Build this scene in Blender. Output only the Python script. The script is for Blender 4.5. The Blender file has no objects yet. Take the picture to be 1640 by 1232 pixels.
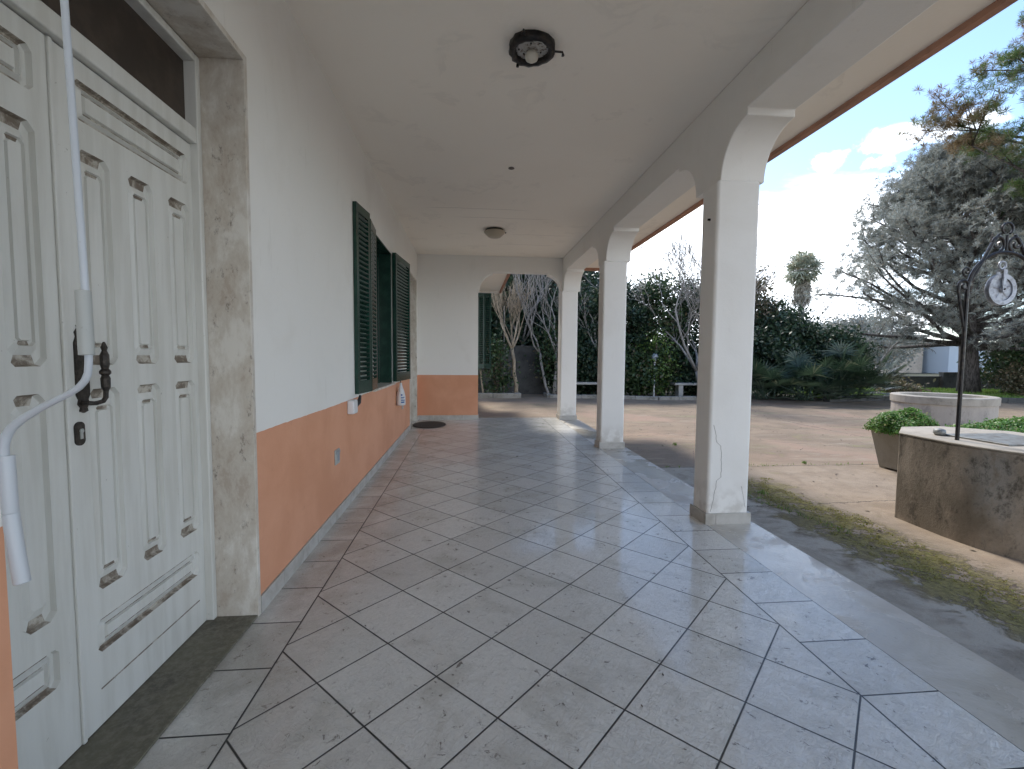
import bpy, bmesh, math, random
import numpy as np
from mathutils import Vector, Matrix
R_ = math.radians
sc = bpy.context.scene
col = sc.collection
# ------------------------------------------------------------------ camera
CAM = Vector((0.6179, -1.8539, 1.3317))
FPX = 736.59
ROT = [Vector((0.99588, -0.09039, 0.00760)), Vector((0.00198, -0.06200, -0.99807)), Vector((0.09069, 0.99397, -0.06157))]
cd = bpy.data.cameras.new("camera"); cam = bpy.data.objects.new("camera", cd); col.objects.link(cam)
cd.sensor_width = 36; cd.lens = FPX / 1640 * 36; cd.clip_start = 0.05; cd.clip_end = 2000
m = Matrix.Identity(4)
for i in range(3):
    m[i][0] = ROT[0][i]; m[i][1] = -ROT[1][i]; m[i][2] = -ROT[2][i]; m[i][3] = CAM[i]
cam.matrix_world = m
sc.camera = cam
def at(u, v, ax, val):
    """photo pixel -> point of the world plane where coordinate ax equals val"""
    d = ROT[0] * ((u - 820) / FPX) + ROT[1] * ((v - 616) / FPX) + ROT[2]
    return CAM + d * ((val - CAM[ax]) / d[ax])
# ------------------------------------------------------------------ light
SUN_AZ, SUN_EL = -7, 50          # azimuth from +Y towards +X
sc.view_settings.view_transform = 'Standard'; sc.view_settings.look = 'None'
sc.view_settings.gamma = 1; sc.view_settings.exposure = 1.55
w = bpy.data.worlds.new("World"); sc.world = w; w.use_nodes = True
wn = w.node_tree; wn.nodes.clear()
class S:
    """small wrapper so node maths can be written as expressions"""
    def __init__(s, t, k): s.t = t; s.k = k
    def _m(s, op, *a):
        n = s.t.nodes.new('ShaderNodeMath'); n.operation = op
        for i, x in enumerate((s,) + a):
            if isinstance(x, S): s.t.links.new(x.k, n.inputs[i])
            else: n.inputs[i].default_value = x
        return S(s.t, n.outputs[0])
    def __add__(s, o): return s._m('ADD', o)
    def __sub__(s, o): return s._m('SUBTRACT', o)
    def __mul__(s, o): return s._m('MULTIPLY', o)
    def __truediv__(s, o): return s._m('DIVIDE', o)
    def lt(s, o): return s._m('LESS_THAN', o)
    def gt(s, o): return s._m('GREATER_THAN', o)
    def max(s, o): return s._m('MAXIMUM', o)
    def min(s, o): return s._m('MINIMUM', o)
    def abs(s): return s._m('ABSOLUTE')
    def floor(s): return s._m('FLOOR')
    def fr(s): return s._m('FRACT')
    def ss(s, a, b):
        n = s.t.nodes.new('ShaderNodeMapRange'); n.interpolation_type = 'SMOOTHSTEP'
        s.t.links.new(s.k, n.inputs[0]); n.inputs[1].default_value = a; n.inputs[2].default_value = b
        return S(s.t, n.outputs[0])
def mixc(t, f, a, b):
    n = t.nodes.new('ShaderNodeMix'); n.data_type = 'RGBA'
    for sck, x in ((n.inputs[0], f), (n.inputs[6], a), (n.inputs[7], b)):
        if isinstance(x, S): t.links.new(x.k, sck)
        elif isinstance(x, (int, float)): sck.default_value = x
        else: sck.default_value = (*x, 1)
    return S(t, n.outputs[2])
def noise(t, vec, scale, detail=4, rough=0.55, dist=0.0):
    n = t.nodes.new('ShaderNodeTexNoise'); n.inputs['Scale'].default_value = scale
    n.inputs['Detail'].default_value = detail; n.inputs['Roughness'].default_value = rough
    n.inputs['Distortion'].default_value = dist
    if vec: t.links.new(vec.k, n.inputs['Vector'])
    return S(t, n.outputs[0])
def comb(t, x, y, z):
    n = t.nodes.new('ShaderNodeCombineXYZ')
    for i, a in enumerate((x, y, z)):
        if isinstance(a, S): t.links.new(a.k, n.inputs[i])
        else: n.inputs[i].default_value = a
    return S(t, n.outputs[0])
def xyz(t, v):
    n = t.nodes.new('ShaderNodeSeparateXYZ'); t.links.new(v.k, n.inputs[0])
    return [S(t, o) for o in n.outputs]
bg = wn.nodes.new('ShaderNodeBackground'); out = wn.nodes.new('ShaderNodeOutputWorld')
sky = wn.nodes.new('ShaderNodeTexSky'); sky.sky_type = 'NISHITA'; sky.sun_disc = False
sky.sun_elevation = R_(SUN_EL); sky.sun_rotation = R_(SUN_AZ); sky.air_density = 1.0; sky.dust_density = 0.4; sky.ozone_density = 3.0
tc = wn.nodes.new('ShaderNodeTexCoord'); V = S(wn, tc.outputs['Generated'])
vx, vy, vz = xyz(wn, V)
den = vz.max(0.02) + 0.12
cv = comb(wn, vx / den, vy / den, 0.35)
c1 = noise(wn, cv, 0.9, 7, 0.55, 0.3)
c2 = noise(wn, cv, 2.3, 6, 0.6, 0.2)
hz = (vx * vx + vy * vy)._m('SQRT')
low = vz.ss(0.40, 0.20) * ((vx / hz).ss(0.80, 0.62) * 0.55 + 0.45)                              # a bank of cloud low in the sky, breaking up higher
cm = (c1 * 0.7 + c2 * 0.3 + low * 0.36).ss(0.60, 0.78)
cloudcol = mixc(wn, c2.ss(0.3, 0.7), (7.6, 8.3, 9.3), (11.5, 12.0, 12.6))
def sdir(u, v):
    d = ROT[0] * ((u - 820) / FPX) + ROT[1] * ((v - 616) / FPX) + ROT[2]
    return d.normalized()
c3 = noise(wn, V, 16, 6, .65, .4)
for (u, v, rr0) in ((1412, 230, .030), (1432, 224, .034), (1455, 219, .030), (1516, 209, .026), (1536, 205, .020), (1400, 262, .022), (1470, 280, .035), (1505, 268, .030), (1300, 120, .02), (1330, 262, .03), (1575, 190, .03)):
    d0 = sdir(u, v)
    dist = ((vx - d0.x) * (vx - d0.x) + (vy - d0.y) * (vy - d0.y) + (vz - d0.z) * (vz - d0.z) * 3.0)._m('SQRT')
    cm = cm.max((dist + (c3 - .5) * .085).ss(rr0 * 1.1, rr0 * .25) * .85)
skyc = mixc(wn, cm, S(wn, sky.outputs[0]), cloudcol)
wn.links.new(skyc.k, bg.inputs[0]); bg.inputs[1].default_value = 0.115
wn.links.new(bg.outputs[0], out.inputs[0])
sl = bpy.data.lights.new("sun", 'SUN'); sl.energy = 1.6; sl.angle = R_(9.0); sl.color = (1, .95, .88)
so = bpy.data.objects.new("sun", sl); col.objects.link(so)
sd = Vector((math.sin(R_(SUN_AZ)) * math.cos(R_(SUN_EL)), math.cos(R_(SUN_AZ)) * math.cos(R_(SUN_EL)), math.sin(R_(SUN_EL))))
so.rotation_euler = sd.to_track_quat('Z', 'Y').to_euler(); so.location = (0, 0, 20)
# ------------------------------------------------------------------ helpers
rnd = random.Random(7)
class MB:
    def __init__(s): s.v = []; s.f = []; s.mi = []; s.cur = 0
    def add(s, vs, fs):
        b = len(s.v); s.v += [tuple(x) for x in vs]
        for f in fs: s.f.append([b + i for i in f]); s.mi.append(s.cur)
        return s
    def box(s, x0, x1, y0, y1, z0, z1):
        vs = [(x, y, z) for z in (z0, z1) for y in (y0, y1) for x in (x0, x1)]
        return s.add(vs, [(0, 2, 3, 1), (4, 5, 7, 6), (0, 1, 5, 4), (2, 6, 7, 3), (0, 4, 6, 2), (1, 3, 7, 5)])
    def bar(s, a, b, wx, wy):                          # a square bar between two points
        return s.tube([a, b], [wx, wx], 4, True)
    def tube(s, pts, rad, n=8, cap=True):
        pts = [Vector(p) for p in pts]
        if not isinstance(rad, (list, tuple)): rad = [rad] * len(pts)
        vs = []; prev = None
        for i, p in enumerate(pts):
            d = (pts[min(i + 1, len(pts) - 1)] - pts[max(i - 1, 0)])
            d = d.normalized() if d.length > 1e-9 else Vector((0, 0, 1))
            if prev is None:
                u = d.orthogonal().normalized()
            else:
                u = (prev - d * prev.dot(d))
                u = u.normalized() if u.length > 1e-6 else d.orthogonal().normalized()
            prev = u; w_ = d.cross(u)
            for k in range(n):
                a = 2 * math.pi * k / n
                vs.append(p + (u * math.cos(a) + w_ * math.sin(a)) * rad[i])
        fs = []
        for i in range(len(pts) - 1):
            for k in range(n):
                fs.append((i * n + k, i * n + (k + 1) % n, (i + 1) * n + (k + 1) % n, (i + 1) * n + k))
        if cap: fs += [tuple(range(n))[::-1], tuple((len(pts) - 1) * n + k for k in range(n))]
        return s.add(vs, fs)
    def lathe(s, c, prof, n=24, ax='z', sq=1.0):
        vs = []; m_ = len(prof)
        for r, h in prof:
            for k in range(n):
                a = 2 * math.pi * k / n
                p = (r * math.cos(a), r * math.sin(a) * sq, h)
                if ax == 'y': p = (p[0], p[2], p[1])
                if ax == 'x': p = (p[2], p[0], p[1])
                vs.append((c[0] + p[0], c[1] + p[1], c[2] + p[2]))
        fs = [(i * n + k, i * n + (k + 1) % n, (i + 1) * n + (k + 1) % n, (i + 1) * n + k) for i in range(m_ - 1) for k in range(n)]
        fs += [tuple(range(n))[::-1], tuple((m_ - 1) * n + k for k in range(n))]
        return s.add(vs, fs)
    def prism(s, poly, ax, a, b):                      # polygon extruded along axis ax from a to b
        def P(p, h):
            q = list(p); q.insert(ax, h); return q
        n = len(poly)
        return s.add([P(p, a) for p in poly] + [P(p, b) for p in poly],
                     [tuple(range(n)), tuple(range(n, 2 * n))[::-1]] + [(i, i + n, (i + 1) % n + n, (i + 1) % n) for i in range(n)])
    def build(s, name, mat, parent=None, smooth=False, bevel=0, base=None, seg=2):
        me = bpy.data.meshes.new(name)
        off = parent.get('_o', (0, 0, 0)) if parent else (base or (0, 0, 0))
        me.from_pydata([(x - off[0], y - off[1], z - off[2]) for x, y, z in s.v], [], s.f)
        mats = mat if isinstance(mat, (list, tuple)) else [mat]
        for q in mats: me.materials.append(q)
        if len(mats) > 1: me.polygons.foreach_set('material_index', s.mi)
        bm = bmesh.new(); bm.from_mesh(me); bmesh.ops.recalc_face_normals(bm, faces=bm.faces)
        bm.to_mesh(me); bm.free()
        if smooth: me.shade_smooth()
        o = bpy.data.objects.new(name, me); col.objects.link(o)
        if parent: o.parent = parent; o['_o'] = tuple(off)
        else: o.location = off
        if bevel:
            md = o.modifiers.new('bevel', 'BEVEL'); md.width = bevel; md.segments = seg; md.limit_method = 'ANGLE'; md.angle_limit = R_(40)
            me.shade_smooth()
            wnm = o.modifiers.new('wn', 'WEIGHTED_NORMAL')
        return o
def tag(o, label=None, cat=None, group=None, kind=None):
    if label: o['label'] = label
    if cat: o['category'] = cat
    if group: o['group'] = group
    if kind: o['kind'] = kind
    return o
def thing(name, loc, label, cat, group=None):
    o = bpy.data.objects.new(name, None); col.objects.link(o); o.location = loc; o['_o'] = tuple(loc)
    o.empty_display_size = .1
    return tag(o, label, cat, group)
def mat(name, fn=None, base=(.5, .5, .5), rough=.6, metal=0, spec=.5):
    m_ = bpy.data.materials.new(name); m_.use_nodes = True; t = m_.node_tree
    b = t.nodes['Principled BSDF']; b.inputs['Base Color'].default_value = (*base, 1)
    b.inputs['Roughness'].default_value = rough; b.inputs['Metallic'].default_value = metal
    b.inputs['Specular IOR Level'].default_value = spec
    g = t.nodes.new('ShaderNodeNewGeometry'); P = S(t, g.outputs['Position'])
    if fn: fn(t, b, P)
    return m_
def setc(t, b, c): t.links.new(c.k, b.inputs['Base Color'])
def setr(t, b, c): t.links.new(c.k, b.inputs['Roughness'])
def bump(t, b, h, dist=.002, strength=1.0):
    n = t.nodes.new('ShaderNodeBump'); n.inputs['Distance'].default_value = dist; n.inputs['Strength'].default_value = strength
    t.links.new(h.k, n.inputs['Height']); t.links.new(n.outputs[0], b.inputs['Normal'])
def wnoise(t, v):
    n = t.nodes.new('ShaderNodeTexWhiteNoise'); t.links.new(v.k, n.inputs['Vector']); return S(t, n.outputs[0])
# ------------------------------------------------------------------ materials
def plaster(base, dirt=(.42, .39, .35), amt=.35, sc_=1.3):
    def fn(t, b, P):
        n1 = noise(t, P, sc_, 5, .6, .4); n2 = noise(t, P, 9, 4); n3 = noise(t, P, 130, 2)
        c = mixc(t, n1.ss(.50, .78) * amt, base, dirt)
        c = mixc(t, n2.ss(.62, .8) * (amt * .5), c, tuple(x * .8 for x in base))
        x, y, z = xyz(t, P)
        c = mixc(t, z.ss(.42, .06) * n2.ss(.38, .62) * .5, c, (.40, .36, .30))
        c = mixc(t, noise(t, comb(t, x * 6, y * 6, z * .8), 3, 5, .7).ss(.60, .72) * .16, c, (.50, .47, .42))
        setc(t, b, c); bump(t, b, noise(t, P, 35, 5, .7) * .6 + n3 * .3, .0016)
    return fn
M = {}
M['wall'] = mat('white_plaster', plaster((.80, .782, .735), (.67, .64, .575), .36), rough=.85)
def ceil_fn(t, b, P):
    x, y, z = xyz(t, P)
    n1 = noise(t, P, .55, 5, .55, .7); n2 = noise(t, P, 2.2, 5, .6, .5)
    c = mixc(t, n1.ss(.40, .66) * .18, (.90, .84, .745), (.79, .72, .62))
    c = mixc(t, n2.ss(.56, .60) * n2.ss(.66, .61) * n1.ss(.46, .56) * .14, c, (.50, .47, .42))       # tide marks of old damp
    # long faint cracks across the slab
    for y0, a, bx in ((5.15, .3, 1.9), (6.05, 1.2, 2.4), (6.75, .9, 2.3), (4.75, -.1, 1.5)):
        w_ = (y - y0 - (noise(t, comb(t, x * 1.0, y0, 0), 2.0, 4) - .5) * .12).abs().ss(.014, .003) * x.ss(a, a + .3) * x.ss(bx, bx - .3)
        c = mixc(t, w_ * .4, c, (.33, .29, .25))
    setc(t, b, c); bump(t, b, noise(t, P, 25, 5, .7), .0015)
M['ceil'] = mat('ceiling_plaster', ceil_fn, rough=.9)
def orange_fn(t, b, P):
    n1 = noise(t, P, 1.6, 5, .6, .3); n2 = noise(t, P, 14, 4)
    c = mixc(t, n1.ss(.35, .7), (.70, .345, .205), (.63, .295, .165))
    c = mixc(t, n2.ss(.66, .76) * .25, c, (.40, .19, .11))
    setc(t, b, c); bump(t, b, noise(t, P, 40, 5, .7), .0014)
M['orange'] = mat('salmon_paint', orange_fn, rough=.75)
M['fascia'] = mat('orange_fascia', lambda t, b, P: setc(t, b, mixc(t, noise(t, P, 3, 5, .7).ss(.4, .7), (.42, .225, .150), (.32, .18, .125))), rough=.8)
T = 0.34
def relief(t, P, idn):
    x, y, z = xyz(t, P)
    q = comb(t, x + idn * 7.0, y + idn * 3.0, 0)
    return noise(t, q, 9, 5, .62, 1.6)
def tile_base(t, b, P, idn, grout, gw=.0028):
    h = relief(t, P, idn)
    n2 = noise(t, P, 3.0, 5, .6, .5); n3 = noise(t, P, 22, 4, .7, .6)
    c = mixc(t, idn, (.63, .615, .565), (.74, .725, .67))
    c = mixc(t, h.ss(.45, .62) * .22, c, (.64, .635, .60))
    c = mixc(t, n2.ss(.48, .70) * .45, c, (.40, .375, .31))
    c = mixc(t, n3.ss(.61, .68) * n2.ss(.42, .55) * .85, c, (.15, .13, .115))     # trodden-in dirt
    x, y, z = xyz(t, P)
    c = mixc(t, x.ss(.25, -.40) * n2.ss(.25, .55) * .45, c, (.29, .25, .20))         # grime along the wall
    hv = noise(t, comb(t, x * 1.1 + idn * 11.0, y * 1.7 + x * .9, idn * 4.0), 13, 6, .70, 1.8)
    vein = (hv - .5).abs().ss(.022, .004)
    c = mixc(t, vein * n3.ss(.47, .60) * .30, c, (.26, .24, .20))
    c = mixc(t, noise(t, P, 60, 4, .7).ss(.70, .75) * .6, c, (.14, .12, .10))
    g = grout.ss(gw * 1.35, gw * .6)
    c = mixc(t, g, c, (.014, .013, .011)); setc(t, b, c)
    setr(t, b, (n2 * .18 + n3 * .14 + g * .5 + .05))
    h2 = noise(t, comb(t, x * 1.0 + idn * 5.0, y * 1.6 - x * .8, idn * 9.0), 16, 6, .68, 2.2)
    b.inputs['Coat Weight'].default_value = .45; b.inputs['Coat Roughness'].default_value = .10
    bump(t, b, h * .4 + h2 * .5 + vein * -.04 + n3 * .08 - g * .6, .011)
def diag_fn(t, b, P):
    x, y, z = xyz(t, P); s_ = 2 ** -.5
    wob = (noise(t, P, 1.1, 2) - .5) * .004
    u = (x - y) * (s_ / T) + wob; v = (x + y) * (s_ / T) - wob
    fu = u.fr(); fv = v.fr()
    gr = (fu.min(fu * -1 + 1)).min(fv.min(fv * -1 + 1)) * T
    idn = wnoise(t, comb(t, u.floor(), v.floor(), 0))
    tile_base(t, b, P, idn, gr.min((x + .219).abs() * .9).min((x - 2.163).abs() * .9), .0034)
def row_fn(y0, x0, x1):
    def fn(t, b, P):
        x, y, z = xyz(t, P)
        v = (y - y0) / .3425; fv = v.fr()
        gr = (fv.min(fv * -1 + 1)) * .3425
        gr = gr.min((x - x0).abs()).min((x - x1).abs())
        tile_base(t, b, P, wnoise(t, comb(t, v.floor(), x0, 3.3)), gr, .0034)
    return fn
M['tile_d'] = mat('diagonal_tiles', diag_fn, rough=.35, spec=.75)
M['tile_l'] = mat('border_tiles', row_fn(.108, -.219, -.46), rough=.35)
M['tile_r'] = mat('edge_tiles', row_fn(.097, 2.163, 2.50), rough=.35)
def marble_floor(t, b, P):
    n1 = noise(t, P, 2.2, 6, .62, 1.0); n2 = noise(t, P, 11, 5, .65, 1.2)
    x, y, z = xyz(t, P)
    wet = (noise(t, P, 1.3, 4, .6, .4) + n2 * .12)
    c = mixc(t, n1.ss(.35, .65), (.58, .54, .46), (.47, .42, .34))
    c = mixc(t, n2.ss(.6, .75) * .6, c, (.22, .20, .17))
    c = mixc(t, x.ss(2.80, 2.93) * .6, c, (.47, .41, .34))
    setc(t, b, c); setr(t, b, mixf(t, wet.ss(.50, .62), .55, .16)); bump(t, b, n2 * .5 + noise(t, P, 60, 4), .0016)
def mixf(t, f, a, b_):
    return f * (b_ - a) + a
M['edge'] = mat('marble_edge', marble_floor)
def travertine(t, b, P):
    x, y, z = xyz(t, P)
    q = comb(t, x * 1.4, y * 1.4, z * .7)
    n1 = noise(t, q, 5.0, 8, .74, .25); n2 = noise(t, q, 13, 7, .78, .2)
    c = mixc(t, n1.ss(.38, .58), (.68, .645, .58), (.54, .485, .41))
    c = mixc(t, n1.ss(.56, .66) * .5, c, (.37, .28, .21))
    c = mixc(t, n2.ss(.56, .66) * n1.ss(.42, .55) * .8, c, (.17, .135, .11)); setc(t, b, c)
    bump(t, b, n2, .0016); setr(t, b, n2 * .3 + .3)
M['marble'] = mat('travertine', travertine)
M['thresh'] = mat('threshold_stone', lambda t, b, P: (setc(t, b, mixc(t, noise(t, P, 40, 5, .7).ss(.35, .7), mixc(t, noise(t, P, 4, 5).ss(.4, .7), (.125, .115, .075), (.085, .075, .055)), (.19, .175, .13))), bump(t, b, noise(t, P, 70, 4), .001)), rough=.5)
def doorpaint(t, b, P):
    x, y, z = xyz(t, P)
    q = comb(t, x * 3, y * 3, z * .3); n1 = noise(t, q, 6, 5, .6); n2 = noise(t, P, 26, 5, .7)
    c = mixc(t, n1.ss(.35, .7), (.66, .655, .61), (.58, .57, .52))
    c = mixc(t, n2.ss(.69, .74) * .7, c, (.16, .13, .10)); setc(t, b, c)
    bump(t, b, n1 * .6 + n2 * .2, .001); setr(t, b, n1 * .25 + .28)
M['door'] = mat('cream_door_paint', doorpaint)
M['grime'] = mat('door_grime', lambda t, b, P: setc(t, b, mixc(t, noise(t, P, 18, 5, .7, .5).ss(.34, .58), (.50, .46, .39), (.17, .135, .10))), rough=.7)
M['skirt'] = mat('skirting_tile', lambda t, b, P: (setc(t, b, mixc(t, noise(t, P, 6, 5, .6, .5).ss(.4, .7), (.50, .48, .44), (.36, .335, .29))),), rough=.4)
def shut_fn(t, b, P):
    n = noise(t, P, 9, 5, .65); n2 = noise(t, P, 50, 4, .7)
    c = mixc(t, n.ss(.4, .7), (.007, .036, .025), (.014, .055, .037))
    c = mixc(t, n2.ss(.66, .72) * .35, c, (.10, .13, .10)); setc(t, b, c)
M['shutter'] = mat('green_shutter_paint', shut_fn, rough=.27)
M['glass'] = mat('dark_glass', None, (.012, .010, .009), .12)
def tglass(t, b, P):
    c = mixc(t, noise(t, P, 5, 5, .65).ss(.45, .7), (.030, .020, .014), (.060, .042, .030)); setc(t, b, c)
M['tglass'] = mat('dusty_dark_glass', tglass, rough=.45)
M['iron'] = mat('black_iron', lambda t, b, P: (setc(t, b, mixc(t, noise(t, P, 30, 4).ss(.4, .7), (.018, .018, .019), (.045, .038, .032))), bump(t, b, noise(t, P, 90, 3), .001)), rough=.38, metal=.6)
M['handle'] = mat('dark_bronze', lambda t, b, P: setc(t, b, mixc(t, noise(t, P, 60, 4).ss(.4, .7), (.035, .030, .026), (.075, .062, .050))), rough=.5, metal=.5)
M['crank'] = mat('white_enamel', lambda t, b, P: setc(t, b, mixc(t, noise(t, P, 45, 4, .7).ss(.66, .74) * .6, (.50, .53, .56), (.25, .23, .20))), rough=.28)
M['grip'] = mat('ivory_plastic', lambda t, b, P: setc(t, b, mixc(t, noise(t, P, 30, 4, .7).ss(.62, .74) * .5, (.40, .41, .385), (.25, .23, .20))), rough=.42)
M['plastic'] = mat('white_plastic', lambda t, b, P: setc(t, b, mixc(t, noise(t, P, 25, 3).ss(.5, .8), (.70, .71, .72), (.60, .60, .58))), rough=.35)
M['grey'] = mat('grey_plastic', None, (.30, .33, .36), .4)
M['black'] = mat('black_plastic', None, (.015, .015, .016), .5)
M['blue'] = mat('blue_print', None, (.03, .10, .28), .5)
M['rubber'] = mat('doormat_fibre', lambda t, b, P: (setc(t, b, mixc(t, noise(t, P, 60, 4).ss(.4, .6), (.030, .024, .019), (.07, .055, .042))), bump(t, b, noise(t, P, 200, 3), .004)), rough=.95)
M['opal'] = mat('yellowed_opal_glass', None, (.42, .36, .27), .3)
M['rose'] = mat('corroded_enamel', lambda t, b, P: setc(t, b, mixc(t, noise(t, P, 38, 5, .7).ss(.48, .62), (.44, .43, .40), (.13, .09, .06))), rough=.6)
M['bulb'] = mat('frosted_bulb', None, (.58, .55, .47), .3)
def concrete(a, b2, stain, k=1.0, zs=1.0):
    def fn(t, b, P):
        x, y, z = xyz(t, P)
        q = comb(t, x, y, z * zs)
        n1 = noise(t, q, 2.2, 6, .66, .3); n2 = noise(t, q, 5.5, 7, .72, .2); n3 = noise(t, P, 60, 4, .7)
        c = mixc(t, n1.ss(.38, .62), a, b2)
        c = mixc(t, n2.ss(.48, .66) * n1.ss(.30, .62) * k, c, stain)
        c = mixc(t, n3.ss(.55, .75) * .3, c, tuple(v * .6 for v in a))
        setc(t, b, c); bump(t, b, n2 + n3 * .35, .006)
    return fn
def well_fn(t, b, P):
    x, y, z = xyz(t, P)
    q = comb(t, x, y, z * .6); n1 = noise(t, q, 2.6, 7, .70, .25); n2 = noise(t, q, 6.5, 8, .78, .1); n3 = noise(t, P, 45, 5, .75); n0 = noise(t, comb(t, x + 3, y, z * .35), 1.5, 4, .6, .2)
    c = mixc(t, n1.ss(.36, .60), (.34, .285, .225), (.19, .158, .12))
    c = mixc(t, n0.ss(.52, .66) * n2.ss(.35, .6) * .75, c, (.40, .395, .375))
    c = mixc(t, n2.ss(.50, .64) * .85, c, (.070, .060, .045))
    c = mixc(t, n3.ss(.52, .72) * .45, c, (.10, .085, .065))
    setc(t, b, c); bump(t, b, n2 + n3 * .5, .008)
M['well'] = mat('stained_well_render', well_fn, rough=.95)
M['wellcap'] = mat('well_capping', concrete((.42, .375, .31), (.33, .295, .24), (.19, .17, .14), .7), rough=.9)
M['cistern'] = mat('cistern_render', concrete((.44, .39, .33), (.38, .335, .29), (.13, .125, .12), .9, .5), rough=.95)
M['planter'] = mat('planter_cement', concrete((.33, .31, .265), (.29, .27, .225), (.20, .18, .14), .5), rough=.9)
M['kerb'] = mat('kerb_stone', concrete((.34, .32, .28), (.26, .24, .20), (.10, .095, .08), .8), rough=.95)
M['block'] = mat('grey_block_wall', concrete((.085, .085, .08), (.065, .065, .062), (.035, .035, .033), .8), rough=.95)
M['bench'] = mat('bench_stone', concrete((.42, .41, .38), (.34, .33, .30), (.18, .175, .16), .6), rough=.9)
M['lid'] = mat('steel_lid', lambda t, b, P: setc(t, b, mixc(t, noise(t, P, 12, 5, .7).ss(.42, .66), (.26, .27, .26), (.17, .16, .14))), rough=.5, metal=.3)
M['farwall'] = mat('beige_house_wall', concrete((.50, .43, .35), (.44, .38, .31), (.30, .26, .22), .5), rough=.95)
M['farblue'] = mat('pale_blue_shed', None, (.42, .48, .54), .7)
def bark(a, b2):
    def fn(t, b, P):
        x, y, z = xyz(t, P)
        n = noise(t, comb(t, x * 3, y * 3, z * .7), 7, 5, .7)
        setc(t, b, mixc(t, n.ss(.4, .6), a, b2)); bump(t, b, n, .02)
    return fn
M['bark'] = mat('brown_bark', bark((.16, .12, .09), (.06, .045, .035)), rough=.95)
M['pinebark'] = mat('grey_pine_bark', bark((.12, .105, .095), (.04, .034, .03)), rough=.95)
M['bare'] = mat('grey_twigs', bark((.31, .295, .275), (.19, .18, .165)), rough=.9)
M['tan'] = mat('tan_twigs', bark((.40, .33, .24), (.25, .20, .14)), rough=.9)
def leafmat(name, a, b2, c3=None, f3=.1, rough=.45, transl=.3, patch=None):
    m_ = bpy.data.materials.new(name); m_.use_nodes = True; t = m_.node_tree
    b = t.nodes['Principled BSDF']; o = t.nodes['Material Output']
    g = t.nodes.new('ShaderNodeNewGeometry'); r = S(t, g.outputs['Random Per Island']); P = S(t, g.outputs['Position'])
    c = mixc(t, r, a, b2)
    if c3: c = mixc(t, (r * 7.31).fr().lt(f3), c, c3)
    if patch: c = mixc(t, noise(t, P, patch[1], 3).ss(.50, .62) * patch[2], c, patch[0])
    t.links.new(c.k, b.inputs['Base Color']); b.inputs['Roughness'].default_value = rough
    tr = t.nodes.new('ShaderNodeBsdfTranslucent'); t.links.new(c.k, tr.inputs[0])
    mx = t.nodes.new('ShaderNodeMixShader'); mx.inputs[0].default_value = transl
    t.links.new(b.outputs[0], mx.inputs[1]); t.links.new(tr.outputs[0], mx.inputs[2]); t.links.new(mx.outputs[0], o.inputs[0])
    return m_
M['ever'] = leafmat('dark_evergreen_leaves', (.014, .034, .019), (.038, .072, .034), (.09, .11, .06), .08)
M['ever2'] = leafmat('mid_evergreen_leaves', (.028, .060, .022), (.07, .115, .040), (.13, .11, .06), .12)
M['olive'] = leafmat('browning_leaves', (.055, .062, .030), (.11, .10, .05), (.20, .15, .09), .3)
M['bright'] = leafmat('bright_shoots', (.09, .17, .035), (.18, .28, .06), (.24, .30, .08), .1)
M['pine'] = leafmat('grey_pine_needles', (.20, .222, .195), (.38, .40, .365), (.30, .27, .21), .2, .6, .35)
M['pineg'] = leafmat('green_pine_needles', (.055, .115, .028), (.13, .20, .055), (.23, .19, .11), .16, .5, .35, ((.24, .155, .085), .55, .85))
M['fan'] = leafmat('fan_palm_leaves', (.020, .042, .022), (.055, .090, .048), (.12, .14, .08), .12, .3, .2)
M['palm'] = leafmat('palm_fronds', (.30, .33, .25), (.46, .48, .37), (.42, .36, .25), .15, .5, .5)
M['deadpalm'] = leafmat('dead_palm_fronds', (.27, .25, .20), (.38, .35, .29), None, .1, .8, .2)
M['clover'] = leafmat('bright_green_leaves', (.075, .19, .035), (.19, .34, .075), (.33, .34, .15), .12, .45, .4)
M['grass'] = leafmat('grass_blades', (.10, .20, .03), (.20, .32, .06), (.25, .26, .10), .15, .6, .4)
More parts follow.
